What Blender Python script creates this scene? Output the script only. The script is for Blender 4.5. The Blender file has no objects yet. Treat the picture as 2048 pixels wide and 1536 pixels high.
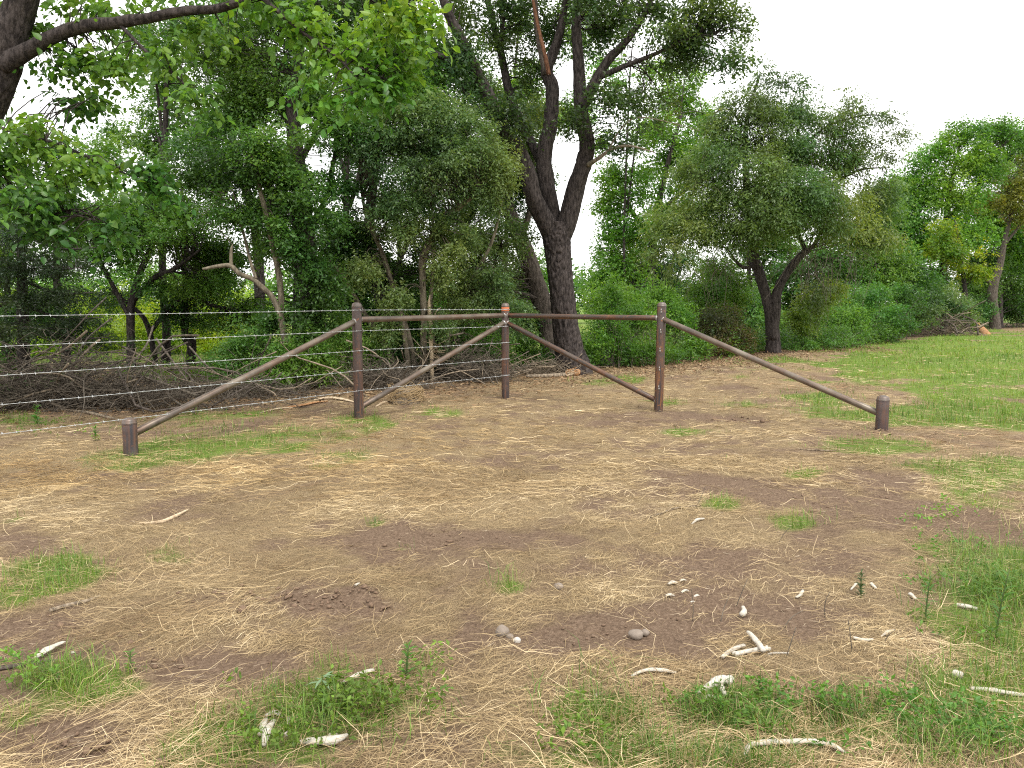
import bpy, math, random
import numpy as np
from mathutils import Vector

# ------------------------------------------------------------------ camera, sky, sun, exposure
SC = bpy.context.scene
COL = SC.collection
CAM_H, FPX, HORIZON = 1.45, 1538.0, 605.0           # metres; focal length and horizon in photo pixels (2048 wide)
PITCH = math.atan((768.0 - HORIZON) / FPX)
cam_d = bpy.data.cameras.new("camera")
cam = bpy.data.objects.new("camera", cam_d); COL.objects.link(cam)
cam.location = (0, 0, CAM_H); cam.rotation_euler = (math.pi / 2 - PITCH, 0, 0)
cam_d.sensor_width = 36.0; cam_d.lens = 36.0 * FPX / 2048.0
cam_d.clip_start = 0.05; cam_d.clip_end = 2000
SC.camera = cam

SUN_EL, SUN_AZ = math.radians(58), math.radians(150)   # azimuth measured from +Y (view direction) towards +X
world = bpy.data.worlds.new("World"); SC.world = world; world.use_nodes = True
wn, wl = world.node_tree.nodes, world.node_tree.links
wn.clear()
sky = wn.new("ShaderNodeTexSky"); sky.sky_type = 'NISHITA'; sky.sun_disc = False
sky.sun_elevation = SUN_EL; sky.sun_rotation = SUN_AZ
sky.dust_density = 4.0
cloud = wn.new("ShaderNodeMix"); cloud.data_type = 'RGBA'; cloud.inputs[0].default_value = 0.88   # even cloud cover over the sky
cloud.inputs[7].default_value = (10.5, 10.4, 10.2, 1)
wbg = wn.new("ShaderNodeBackground"); wbg.inputs[1].default_value = 0.105
wo = wn.new("ShaderNodeOutputWorld")
wl.new(sky.outputs[0], cloud.inputs[6]); wl.new(cloud.outputs[2], wbg.inputs[0]); wl.new(wbg.outputs[0], wo.inputs[0])

sun_d = bpy.data.lights.new("sun", 'SUN'); sun_d.energy = 1.5; sun_d.angle = math.radians(16); sun_d.color = (1.0, 0.96, 0.9)
sun = bpy.data.objects.new("sun", sun_d); COL.objects.link(sun)
sdir = Vector((math.cos(SUN_EL) * math.sin(SUN_AZ), math.cos(SUN_EL) * math.cos(SUN_AZ), math.sin(SUN_EL)))
sun.rotation_euler = (-sdir).to_track_quat('-Z', 'Y').to_euler(); sun.location = (0, 0, 30)

vs = SC.view_settings
vs.view_transform = 'Standard'; vs.look = 'None'; vs.gamma = 1.0; vs.use_curve_mapping = False; vs.exposure = 1.0
cy = SC.cycles
SC.render.engine = 'CYCLES'
cy.max_bounces = 6; cy.diffuse_bounces = 4; cy.glossy_bounces = 2; cy.transmission_bounces = 4; cy.transparent_max_bounces = 4
cy.caustics_reflective = False; cy.caustics_refractive = False
cy.use_denoising = False; cy.filter_width = 1.15; cy.sample_clamp_indirect = 4.0

# ------------------------------------------------------------------ helpers: numbers
rng = np.random.default_rng(7)
random.seed(7)
CP, SP = math.cos(PITCH), math.sin(PITCH)

def ray(px, py):
    a = (px - 1024.0) / FPX; b = (768.0 - py) / FPX
    return np.array([a, CP + b * SP, -SP + b * CP])
def at(px, py, y):                                   # the point on that pixel's ray at world depth y
    d = ray(px, py); t = y / d[1]
    return np.array([d[0] * t, y, CAM_H + d[2] * t])
def gnd(px, py):                                     # where that pixel's ray meets the ground
    d = ray(px, py); t = -CAM_H / d[2]
    p = d * t + np.array([0, 0, CAM_H])
    p[2] = float(H(p[0:1], p[1:2])[0])
    return p
def project(x, y, z):
    zz = z - CAM_H
    f = y * CP - zz * SP; u = y * SP + zz * CP
    f = np.maximum(f, 0.05)
    return 1024 + FPX * x / f, 768 - FPX * u / f

def _h(ix, iy, iz, s):
    n = (ix.astype(np.int64) * 374761393 + iy.astype(np.int64) * 668265263 + iz.astype(np.int64) * 2147483647 + s * 974711) & 0xFFFFFFFF
    n = ((n ^ (n >> 13)) * 1274126177) & 0xFFFFFFFF
    n = ((n ^ (n >> 16)) * 2246822519) & 0xFFFFFFFF
    return ((n ^ (n >> 15)) & 0xFFFFFF) / float(0xFFFFFF)
def noise(x, y, z=None, s=0):
    x = np.asarray(x, float); y = np.asarray(y, float)
    z = np.zeros_like(x) if z is None else np.asarray(z, float)
    ix, iy, iz = np.floor(x).astype(np.int64), np.floor(y).astype(np.int64), np.floor(z).astype(np.int64)
    fx, fy, fz = x - ix, y - iy, z - iz
    fx, fy, fz = fx * fx * (3 - 2 * fx), fy * fy * (3 - 2 * fy), fz * fz * (3 - 2 * fz)
    r = 0
    for a in (0, 1):
        for b in (0, 1):
            for c in (0, 1):
                r = r + (fx if a else 1 - fx) * (fy if b else 1 - fy) * (fz if c else 1 - fz) * _h(ix + a, iy + b, iz + c, s)
    return r
def fbm(x, y, z=None, s=0, o=4):
    r, a, t = 0, 1.0, 0
    for k in range(o):
        f = 2.03 ** k
        r = r + a * noise(x * f, y * f, None if z is None else z * f, s + 17 * k); t += a; a *= 0.5
    return r / t
def sstep(a, b, x):
    t = np.clip((x - a) / (b - a), 0, 1); return t * t * (3 - 2 * t)
def unit(v):
    return v / np.maximum(np.linalg.norm(v, axis=-1, keepdims=True), 1e-9)

# ------------------------------------------------------------------ ground masks: what covers the ground where
# ellipses in photo pixels (cx, cy, rx, ry, weight): turned into ground positions by projecting each ground point
GREEN = [(1960, 705, 330, 40, 2.0), (2040, 735, 260, 40, 2.0), (1930, 720, 330, 42, 1.7), (2250, 740, 420, 90, 1.6), (1990, 825, 280, 36, 1.8), (1640, 805, 90, 22, .95), (1760, 745, 160, 22, 1.0),
         (1500, 800, 60, 14, .7), (1345, 797, 45, 8, .6), (1390, 865, 70, 12, .75), (1700, 900, 140, 18, .9), (1990, 960, 160, 45, 1.0), (1600, 890, 70, 10, .6),
         (1440, 910, 40, 9, .75), (1620, 958, 40, 8, .7), (1970, 1050, 120, 80, .72), (2040, 1160, 190, 120, 1.1), (1960, 1250, 130, 90, 1.0),
         (1600, 1055, 70, 22, .85), (1440, 1015, 40, 15, .7), (1950, 1440, 170, 110, 1.1), (1700, 1450, 250, 80, 1.3), (1480, 1440, 150, 75, 1.3),
         (1180, 1440, 130, 70, .9), (700, 1440, 230, 90, 1.0), (560, 1500, 200, 80, 1.0), (1400, 1540, 640, 75, 1.1), (900, 1500, 130, 60, .6),
         (120, 1150, 115, 42, 1.25), (20, 1190, 70, 30, 1.0), (110, 1370, 150, 60, 1.0), (30, 1420, 60, 60, .8), (440, 880, 240, 42, .74), (300, 915, 150, 25, .62), (720, 840, 80, 22, .8),
         (30, 1045, 40, 15, .8), (750, 1050, 28, 14, .9), (1020, 1190, 45, 18, .85), (860, 830, 70, 12, .65), (450, 830, 120, 16, .6), (880, 850, 80, 12, .5), (1250, 760, 90, 12, .5),
         (1500, 740, 110, 15, .55), (340, 1100, 60, 30, .45), (850, 1350, 60, 35, .6), (800, 1100, 60, 16, .5), (560, 640, 900, 70, .2), (60, 840, 90, 22, .8), (640, 935, 40, 8, .5)]
BARE = [(1400, 975, 130, 40, .9), (930, 1085, 330, 38, .85), (1180, 1275, 190, 62, 1.1), (300, 1330, 380, 85, .8), (130, 1500, 230, 70, .9), (1730, 1000, 110, 90, .8),
        (1560, 1120, 300, 55, .6), (1500, 1230, 160, 60, .5), (60, 1090, 90, 30, .6), (1480, 836, 70, 12, 1.1), (1560, 980, 150, 40, .6), (1700, 870, 120, 14, .6), (640, 1210, 150, 45, .9),
        (1250, 835, 140, 16, .5), (100, 1260, 200, 50, .6), (450, 1210, 130, 25, .5)]
GOLD = [(100, 945, 230, 45, 1.0), (700, 900, 360, 60, .7), (520, 960, 300, 50, .6), (980, 870, 220, 40, .5)]
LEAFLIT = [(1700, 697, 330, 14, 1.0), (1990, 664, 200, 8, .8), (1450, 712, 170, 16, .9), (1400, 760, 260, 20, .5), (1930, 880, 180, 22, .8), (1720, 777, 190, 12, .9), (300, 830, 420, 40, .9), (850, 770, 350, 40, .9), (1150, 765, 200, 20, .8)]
def emask(tab, px, py, wob=None):
    r = np.zeros_like(px)
    for cx, cy_, rx, ry, w in tab:
        d = np.sqrt(((px - cx) / rx) ** 2 + ((py - cy_) / ry) ** 2)
        if wob is not None: d = d + wob
        r = np.maximum(r, w * sstep(1.5, .15, d))
    return r
def H(x, y):                                         # ground height
    x = np.asarray(x, float); y = np.asarray(y, float)
    h = (fbm(x * .35, y * .35, s=3, o=3) - .5) * .14
    near = np.exp(-((x / 9) ** 2 + ((y - 6) / 9) ** 2))
    h = h + near * ((fbm(x * 3.1, y * 3.1, s=5, o=4) - .5) * .045 + (fbm(x * 11, y * 11, s=6, o=3) - .5) * .018)
    for bx, by, r, a in MOUNDS:
        h = h + a * np.exp(-((x - bx) ** 2 + (y - by) ** 2) / (r * r))
    return h
MOUNDS = []
def _flat(px, py):
    d = ray(px, py); t = -CAM_H / d[2]; return d[0] * t, d[1] * t
MOUNDS.append((*_flat(640, 1215), .26, .03)); MOUNDS.append((*_flat(760, 1200), .2, .03)); MOUNDS.append((*_flat(1480, 836), .3, -.05)); MOUNDS.append((*_flat(1480, 822), .35, .05))
MOUNDS.append((*_flat(810, 795), .28, .10)); MOUNDS.append((*_flat(1000, 1150), .25, .03)); MOUNDS.append((*_flat(1525, 1148), .1, .03))
def masks(x, y):
    px, py = project(x, y, np.zeros_like(x))
    n1 = fbm(x * 1.3, y * 1.3, s=21, o=4) - .5
    n2 = fbm(x * 5.5, y * 5.5, s=22, o=3) - .5
    front = (y > 1.2)
    wob = (fbm(x * .9 + 7, y * .9, s=23, o=5) - .5) * 2.6
    g = np.where(front, emask(GREEN, px, py, wob * .7), 0.45)
    # away from the frame: meadow on the right, wood floor on the left
    far_r = sstep(.62, .8, (x / np.maximum(y, .1))) * front
    g = np.maximum(g, far_r * 1.1)
    beyond = sstep(0, 3, y - edge_y(x) - 6)                 # the open ground on the far side of the tree belt
    g = np.maximum(g, beyond * 1.2)
    green = np.clip(g + (n1 * 1.5 + n2 * 1.1) * np.where(g > .05, .9, .25) - .22, 0, 1)
    b = np.where(front, emask(BARE, px, py, -wob * .9), .4)
    straw = np.clip(.84 - b * .85 + n1 * 1.5 + n2 * 1.3, .05, 1)
    gold = np.clip(np.where(front, emask(GOLD, px, py), 0) + n1 * .5, 0, 1)
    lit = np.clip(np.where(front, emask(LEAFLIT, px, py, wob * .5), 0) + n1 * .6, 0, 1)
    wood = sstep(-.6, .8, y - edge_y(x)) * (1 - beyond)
    return green, straw, gold, lit, wood
def edge_y(x):                                       # where the wood begins
    return np.interp(x, [-40, -9, -4, -1, 1.5, 4, 7.6, 13, 25, 60], [11.0, 11.2, 12.6, 14.6, 16.6, 18.2, 22.6, 27, 41, 62])

# ------------------------------------------------------------------ helpers: objects
def new_obj(name, me, mat=None, parent=None, loc=None):
    o = bpy.data.objects.new(name, me); COL.objects.link(o)
    if me is not None and mat is not None and len(me.materials) == 0: me.materials.append(mat)
    if parent is not None: o.parent = parent
    if loc is not None: o.location = loc
    return o
def tag(o, label=None, cat=None, group=None, kind=None):
    if label: o["label"] = label
    if cat: o["category"] = cat
    if group: o["group"] = group
    if kind: o["kind"] = kind
    return o
def thing(name, loc, label, cat, group=None):
    o = new_obj(name, None, loc=tuple(float(v) for v in loc)); o.empty_display_size = .2
    return tag(o, label, cat, group)
def mesh(name, V, F, tint=None, smooth=False):
    V = np.ascontiguousarray(V, dtype=np.float32); F = np.ascontiguousarray(F, dtype=np.int32)
    me = bpy.data.meshes.new(name); k = F.shape[1]
    me.vertices.add(len(V)); me.vertices.foreach_set("co", V.ravel())
    me.loops.add(F.size); me.loops.foreach_set("vertex_index", F.ravel())
    me.polygons.add(len(F)); me.polygons.foreach_set("loop_start", np.arange(0, F.size, k, dtype=np.int32))
    if smooth: me.polygons.foreach_set("use_smooth", np.ones(len(F), dtype=bool))
    if tint is not None:
        a = me.attributes.new("tint", 'FLOAT_COLOR', 'POINT')
        t = np.ones((len(V), 4), dtype=np.float32); t[:, :tint.shape[1]] = tint
        a.data.foreach_set("color", t.ravel())
    me.update(calc_edges=True)
    return me
def cat(parts):                                      # join (V, F) pairs
    Vs, Fs, n = [], [], 0
    for V, F in parts:
        Vs.append(V); Fs.append(F + n); n += len(V)
    return np.concatenate(Vs), np.concatenate(Fs)
def catmull(P, n):
    P = np.asarray(P, float); k = len(P)
    if k < 3:
        t = np.linspace(0, 1, n)[:, None]; return P[0] * (1 - t) + P[-1] * t
    Q = np.vstack([2 * P[0] - P[1], P, 2 * P[-1] - P[-2]])
    out = []
    for s in np.linspace(0, k - 1 - 1e-6, n):
        i = int(s); t = s - i; a, b, c, d = Q[i:i + 4]
        out.append(.5 * (2 * b + (c - a) * t + (2 * a - 5 * b + 4 * c - d) * t * t + (-a + 3 * b - 3 * c + d) * t ** 3))
    return np.array(out)
def tube(P, R, sides=8, seg=None, rough=0.0, seed=0, cap=True, bark=0.0, squash=1.0):
    """tapered tube along P (quads); rough = lumpy radius, bark = furrow depth in metres"""
    P = np.asarray(P, float); R = np.asarray(R, float) * np.ones(len(P))
    if seg is None: seg = max(2, (len(P) - 1) * 4 + 1)
    C = catmull(P, seg); rad = np.interp(np.linspace(0, 1, seg), np.linspace(0, 1, len(R)), R)
    T = unit(np.gradient(C, axis=0))
    ref = np.array([0, 0, 1.]) if abs(T[0][2]) < .8 else np.array([1., 0, 0])
    u = unit(np.cross(T[0], ref)); U = [u]
    for i in range(1, seg):
        u = U[-1] - T[i] * np.dot(U[-1], T[i]); U.append(u / max(np.linalg.norm(u), 1e-9))
    U = np.array(U); W = np.cross(T, U)
    a = np.linspace(0, 2 * np.pi, sides, endpoint=False)
    ca, sa = np.cos(a), np.sin(a)
    rr = rad[:, None] * np.ones(sides)
    if rough or bark:
        s = np.concatenate([[0], np.cumsum(np.linalg.norm(np.diff(C, axis=0), axis=1))])
        X, Y, Z = ca[None, :] * np.ones((seg, 1)), sa[None, :] * np.ones((seg, 1)), s[:, None] * np.ones((1, sides))
        if rough: rr = rr * (1 + rough * 2 * (fbm(X * 1.3 + seed, Y * 1.3, Z * 1.6 / max(.05, rad.mean() * 4), s=seed, o=3) - .5))
        if bark:
            f = 9.0
            n = fbm(X * f + seed, Y * f, Z * 6.0, s=seed + 3, o=3)
            rr = rr - bark * np.exp(-((n - .5) / .07) ** 2) + bark * .5 * (noise(X * 16, Y * 16, Z * 22, s=seed + 9) - .5)
    V = C[:, None, :] + rr[:, :, None] * (U[:, None, :] * ca[None, :, None] + squash * W[:, None, :] * sa[None, :, None])
    V = V.reshape(-1, 3)
    i = np.arange(seg - 1)[:, None] * sides; j = np.arange(sides)[None, :]; j2 = (j + 1) % sides
    F = np.stack([i + j, i + j2, i + sides + j2, i + sides + j], -1).reshape(-1, 4)
    if cap:
        V = np.vstack([V, C[0], C[-1]]); c0, c1 = len(V) - 2, len(V) - 1
        j = np.arange(0, sides, 1); j2 = (j + 1) % sides
        last = (seg - 1) * sides
        F = np.vstack([F, np.stack([j2, j, np.full(sides, c0), np.full(sides, c0)], -1)[:, [0, 1, 2, 2]], np.stack([last + j, last + j2, np.full(sides, c1), np.full(sides, c1)], -1)])
    return V, F
def quads2tris(F):
    A = F[:, [0, 1, 2]]; B = F[:, [0, 2, 3]]
    B = B[(B[:, 1] != B[:, 2])]
    return np.vstack([A, B])
def tube_mesh(name, *a, smooth=True, **k):
    V, F = tube(*a, **k); return mesh(name, V, quads2tris(F), smooth=smooth)

# ------------------------------------------------------------------ materials
def mat(name):
    m = bpy.data.materials.new(name); m.use_nodes = True
    n = m.node_tree.nodes; n.clear()
    return m, n, m.node_tree.links
def nd(n, t, **k):
    x = n.new(t)
    for a, v in k.items(): setattr(x, a, v)
    return x
def ramp(n, stops):
    r = n.new("ShaderNodeValToRGB"); e = r.color_ramp.elements
    while len(e) < len(stops): e.new(.5)
    for i, (p, c) in enumerate(stops): e[i].position = p; e[i].color = (*c, 1)
    return r
def mixc(n, l, fac, a, b, mode='MIX'):
    m = n.new("ShaderNodeMix"); m.data_type = 'RGBA'; m.blend_type = mode
    for s, v in ((m.inputs[0], fac), (m.inputs[6], a), (m.inputs[7], b)):
        if hasattr(v, "links"): l.new(v, s)
        elif isinstance(v, (int, float)): s.default_value = v
        else: s.default_value = (*v, 1)
    return m.outputs[2]
def tnoise(n, l, scale, detail=4, rough=.6, vec=None, stretch=None):
    t = n.new("ShaderNodeTexNoise"); t.inputs["Scale"].default_value = scale; t.inputs["Detail"].default_value = detail; t.inputs["Roughness"].default_value = rough
    if vec is None: vec = n.new("ShaderNodeTexCoord").outputs["Object"]
    if stretch:
        mp = n.new("ShaderNodeMapping"); mp.inputs["Scale"].default_value = stretch; l.new(vec, mp.inputs[0]); vec = mp.outputs[0]
    l.new(vec, t.inputs["Vector"]); return t.outputs["Fac"]
def finish(n, l, shader):
    o = n.new("ShaderNodeOutputMaterial"); l.new(shader, o.inputs[0])
def principled(n, l, col, rough=.8, spec=.3, metal=0, bump=None, bstr=.5, bdist=.01):
    p = n.new("ShaderNodeBsdfPrincipled")
    for s, v in ((p.inputs["Base Color"], col), (p.inputs["Roughness"], rough), (p.inputs["Metallic"], metal)):
        if hasattr(v, "links"): l.new(v, s)
        elif isinstance(v, (int, float)): s.default_value = v
        else: s.default_value = (*v, 1)
    p.inputs["Specular IOR Level"].default_value = spec
    if bump is not None:
        b = n.new("ShaderNodeBump"); b.inputs["Strength"].default_value = bstr; b.inputs["Distance"].default_value = bdist
        l.new(bump, b.inputs["Height"]); l.new(b.outputs[0], p.inputs["Normal"])
    return p.outputs[0]
def thin_mat(name, trans=.4, rough=.5, spec=.35, tcol=(1.25, 1.2, .55)):
    """leaves, grass and straw: colour from the blade's own tint, light passing through"""
    m, n, l = mat(name)
    a = nd(n, "ShaderNodeAttribute", attribute_name="tint")
    p = principled(n, l, a.outputs["Color"], rough, spec)
    t = n.new("ShaderNodeBsdfTranslucent"); l.new(mixc(n, l, 1.0, a.outputs["Color"], tcol, 'MULTIPLY'), t.inputs[0])
    x = n.new("ShaderNodeMixShader"); x.inputs[0].default_value = trans
    l.new(p, x.inputs[1]); l.new(t.outputs[0], x.inputs[2]); finish(n, l, x.outputs[0]); return m
M_LEAF = thin_mat("leaf", .48, .42, .5)
M_GRASS = thin_mat("grass_blade", .35, .5, .3)
M_STRAW = thin_mat("straw", .12, .6, .25, (1, 1, 1))

def bark_mat(name, dark, light, sc=1.0, bstr=.9):
    m, n, l = mat(name)
    f = tnoise(n, l, 26 * sc, 5, .65, stretch=(1, 1, .28)); g = tnoise(n, l, 3.0, 3); h = tnoise(n, l, 90 * sc, 3)
    r = ramp(n, [(.40, dark), (.50, tuple((a + b) / 2 for a, b in zip(dark, light))), (.62, light)]); l.new(f, r.inputs[0])
    c = mixc(n, l, .25, r.outputs[0], mixc(n, l, g, dark, light))
    c = mixc(n, l, .5, c, h, 'OVERLAY')
    finish(n, l, principled(n, l, c, .9, .15, bump=f, bstr=bstr, bdist=.03)); return m
M_BARK = bark_mat("dark_furrowed_bark", (.013, .0105, .010), (.088, .073, .068))
M_BARK2 = bark_mat("grey_brown_bark", (.04, .033, .027), (.17, .14, .12))
M_PALE = bark_mat("pale_smooth_bark", (.085, .072, .052), (.27, .23, .17), .8, .4)
M_TWIG = bark_mat("twig_bark", (.05, .042, .034), (.19, .16, .125), 1.5, .3)
M_DEAD = bark_mat("dead_wood", (.10, .08, .06), (.36, .29, .21), 1.3, .5)
M_SPLIT = bark_mat("fresh_split_wood", (.25, .11, .045), (.55, .33, .17), .8, .5)
M_PEEL = bark_mat("peeled_pale_wood", (.34, .25, .16), (.66, .54, .38), .8, .4)
M_CHAR = bark_mat("reddish_snag_wood", (.09, .04, .025), (.30, .15, .09), .8, .6)

def pipe_mat(name, steel, rust, amt, hi):
    m, n, l = mat(name)
    tc = n.new("ShaderNodeTexCoord").outputs["Object"]
    s = tnoise(n, l, 9, 4, .6, tc, (3.2, 3.2, .22)); b = tnoise(n, l, 22, 4, .7, tc); k = tnoise(n, l, 3, 3, .5, tc)
    r = ramp(n, [(.0, tuple(v * .7 for v in steel)), (.40 - amt, steel), (.54 - amt, tuple((a * .55 + b_ * .45) for a, b_ in zip(steel, rust))), (.66 - amt, rust)]); l.new(s, r.inputs[0])
    kr = ramp(n, [(.45, (0, 0, 0)), (.62, (1, 1, 1))]); l.new(k, kr.inputs[0])
    c = mixc(n, l, kr.outputs[0], r.outputs[0], hi)
    sp = ramp(n, [(.58, (0, 0, 0)), (.66, (1, 1, 1))]); l.new(b, sp.inputs[0])
    c = mixc(n, l, sp.outputs[0], c, rust)
    finish(n, l, principled(n, l, c, .44, .5, .4, bump=b, bstr=.3, bdist=.004)); return m
M_POST = pipe_mat("brown_pipe_steel", (.050, .041, .041), (.185, .085, .048), -.03, (.092, .068, .062))
M_POST3 = pipe_mat("rust_streaked_steel", (.050, .043, .045), (.27, .115, .045), .0, (.085, .066, .062))
M_POST2 = pipe_mat("dark_mill_steel", (.055, .052, .06), (.16, .085, .06), .02, (.12, .10, .10))
M_RAIL = pipe_mat("weathered_rail_steel", (.080, .064, .052), (.17, .11, .078), .0, (.185, .155, .120))
M_RAIL2 = pipe_mat("rusty_rail_steel", (.050, .040, .035), (.19, .085, .042), -.03, (.088, .066, .054))
M_CAP = pipe_mat("dull_cap_steel", (.10, .085, .075), (.16, .10, .07), .02, (.16, .14, .13))
M_WELD = pipe_mat("bright_weld_steel", (.30, .29, .28), (.22, .18, .15), .0, (.40, .39, .38))
def plain_mat(name, c1, c2, sc=40, rough=.8, spec=.3, metal=0, bstr=.3, bdist=.004):
    m, n, l = mat(name); f = tnoise(n, l, sc, 5, .65)
    finish(n, l, principled(n, l, mixc(n, l, f, c1, c2), rough, spec, metal, f, bstr, bdist)); return m
M_ORANGE = plain_mat("orange_rust_paint", (.42, .10, .035), (.60, .20, .08), 60, .6)
M_WIRE = plain_mat("galvanised_wire", (.52, .54, .55), (.68, .70, .70), 80, .38, .5, .55)
M_BONE = plain_mat("weathered_bone", (.28, .25, .20), (.66, .62, .54), 60, .75, .25, 0, .6, .006)
M_STONE = plain_mat("field_stone", (.12, .095, .075), (.31, .26, .215), 35, .9, .2, 0, .6, .006)
M_CHALK = plain_mat("chalky_stone", (.36, .33, .29), (.6, .57, .52), 35, .9, .2, 0, .6, .006)

def ground_mat():
    m, n, l = mat("bare_soil_thatch_and_turf")
    a = nd(n, "ShaderNodeAttribute", attribute_name="tint"); sp = n.new("ShaderNodeSeparateColor"); l.new(a.outputs["Color"], sp.inputs[0])
    tc = n.new("ShaderNodeTexCoord").outputs["Object"]
    f1 = tnoise(n, l, 7, 6, .7, tc); f2 = tnoise(n, l, 60, 5, .7, tc); f3 = tnoise(n, l, 190, 4, .7, tc); f4 = tnoise(n, l, 1.1, 4, .6, tc)
    dirt = ramp(n, [(.38, (.095, .062, .040)), (.5, (.185, .126, .084)), (.62, (.30, .215, .150))]); l.new(f2, dirt.inputs[0])
    dirt_c = mixc(n, l, f1, dirt.outputs[0], (.165, .112, .076))
    th = ramp(n, [(.38, (.10, .068, .04)), (.5, (.25, .18, .10)), (.63, (.46, .36, .21))]); l.new(f3, th.inputs[0])
    gr = ramp(n, [(.38, (.06, .095, .020)), (.5, (.125, .195, .034)), (.63, (.22, .28, .06))]); l.new(f3, gr.inputs[0])
    def fac(ch, lo, hi):
        ad = nd(n, "ShaderNodeMath", operation='MULTIPLY_ADD'); l.new(f2, ad.inputs[0]); ad.inputs[1].default_value = .5; l.new(ch, ad.inputs[2])
        r = ramp(n, [(lo, (0, 0, 0)), (hi, (1, 1, 1))]); l.new(ad.outputs[0], r.inputs[0]); return r.outputs[0]
    c = mixc(n, l, fac(sp.outputs[1], .62, 1.0), dirt_c, th.outputs[0])
    c = mixc(n, l, fac(sp.outputs[0], .50, .85), c, gr.outputs[0])
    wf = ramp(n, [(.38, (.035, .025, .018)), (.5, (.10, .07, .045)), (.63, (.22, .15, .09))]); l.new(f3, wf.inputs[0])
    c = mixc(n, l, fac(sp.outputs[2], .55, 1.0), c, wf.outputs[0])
    hsum = nd(n, "ShaderNodeMath", operation='MULTIPLY_ADD'); l.new(f3, hsum.inputs[0]); hsum.inputs[1].default_value = .35; l.new(f2, hsum.inputs[2])
    finish(n, l, principled(n, l, c, .95, .12, bump=hsum.outputs[0], bstr=1.0, bdist=.02)); return m
M_GROUND = ground_mat()

# ------------------------------------------------------------------ ground
def graded(lo, hi, c, d0, g):
    a, s = [c], d0
    while a[-1] < hi: a.append(a[-1] + s); s = min(s * g, 12)
    b, s = [c], d0
    while b[-1] > lo: b.append(b[-1] - s); s = min(s * g, 12)
    return np.array(sorted(set(a + b)))
xs = graded(-260, 260, 0.3, .042, 1.034); ys = graded(-60, 420, 2.9, .037, 1.028)
GX, GY = np.meshgrid(xs, ys); gx, gy = GX.ravel(), GY.ravel()
g_green, g_straw, g_gold, g_lit, g_wood = masks(gx, gy)
gz = H(gx, gy)
gz = gz + (1 - g_straw) * np.exp(-((gx / 7) ** 2 + ((gy - 5) / 6) ** 2)) * (fbm(gx * 9, gy * 9, s=31, o=3) - .5) * .04     # clods on the bare soil
nx, ny = len(xs), len(ys)
ii = (np.arange(ny - 1)[:, None] * nx + np.arange(nx - 1)[None, :]).ravel()
gF = np.stack([ii, ii + 1, ii + nx + 1, ii + nx], -1)
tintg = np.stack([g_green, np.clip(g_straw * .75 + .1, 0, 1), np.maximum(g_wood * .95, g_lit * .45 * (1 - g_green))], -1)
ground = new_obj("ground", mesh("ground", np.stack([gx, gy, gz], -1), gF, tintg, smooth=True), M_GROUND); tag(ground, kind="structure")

# ------------------------------------------------------------------ the pipe fence corner
P_low_l, P_1, P_2, P_3, P_low_r = gnd(262, 908), gnd(718, 838), gnd(1011, 796), gnd(1317, 819), gnd(1763, 861)
fence = thing("pipe_fence", P_2, "rusty steel pipe fence corner with welded rails and diagonal braces", "fence")
F0 = np.array(fence.location)
def lathe(prof, sides=28):
    prof = np.asarray(prof, float); a = np.linspace(0, 2 * np.pi, sides, endpoint=False)
    V = np.stack([prof[:, 0, None] * np.cos(a), prof[:, 0, None] * np.sin(a), prof[:, 1, None] * np.ones(sides)], -1).reshape(-1, 3)
    i = np.arange(len(prof) - 1)[:, None] * sides; j = np.arange(sides)[None, :]; j2 = (j + 1) % sides
    return V, np.stack([i + j, i + j2, i + sides + j2, i + sides + j], -1).reshape(-1, 4)
def post(P, top, r, m, label, hook=False, lean=(0, 0)):
    V, F = lathe([(r, -.35), (r, 0), (r * 1.002, top * .3), (r, top * .6), (r, top - .045), (r * .985, top - .04)])
    o = new_obj("post", mesh("post", V, F, smooth=True), m, fence, tuple(P - F0)); tag(o, label)
    o.rotation_euler = (lean[0], lean[1], random.uniform(0, 3))
    V, F = lathe([(r * .96, top - .047), (r * 1.03, top - .044), (r * 1.03, top - .036), (r * .99, top - .034), (r * .98, top - .02), (r * .86, top - .004), (r * .5, top + .009), (0.002, top + .012)])
    new_obj("cap", mesh("cap", V, F, smooth=True), M_CAP, o)
    V, F = lathe([(r * 1.0, top - .055), (r * 1.05, top - .05), (r * 1.0, top - .045)])
    new_obj("weld_bead", mesh("weld_bead", V, F, smooth=True), M_POST2, o)
    return o
o_ll = post(P_low_l, .345, .066, M_POST2, "short dark steel brace post nearest the left edge")
o_p1 = post(P_1, 1.435, .060, M_POST, "left tall post with dark top")
o_p2 = post(P_2, 1.44, .059, M_POST, "corner post with orange band under its cap", lean=(0, .004))
o_p3 = post(P_3, 1.465, .061, M_POST3, "right tall post streaked with orange rust", lean=(0, .012))
o_lr = post(P_low_r, .385, .069, M_POST2, "short dark steel brace post beside the grass on the right")
V, F = lathe([(.0605, 1.33), (.0608, 1.335), (.0608, 1.385), (.0605, 1.39)]); tag(new_obj("paint_band", mesh("paint_band", V, F, smooth=True), M_ORANGE, o_p2), "orange band")
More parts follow.
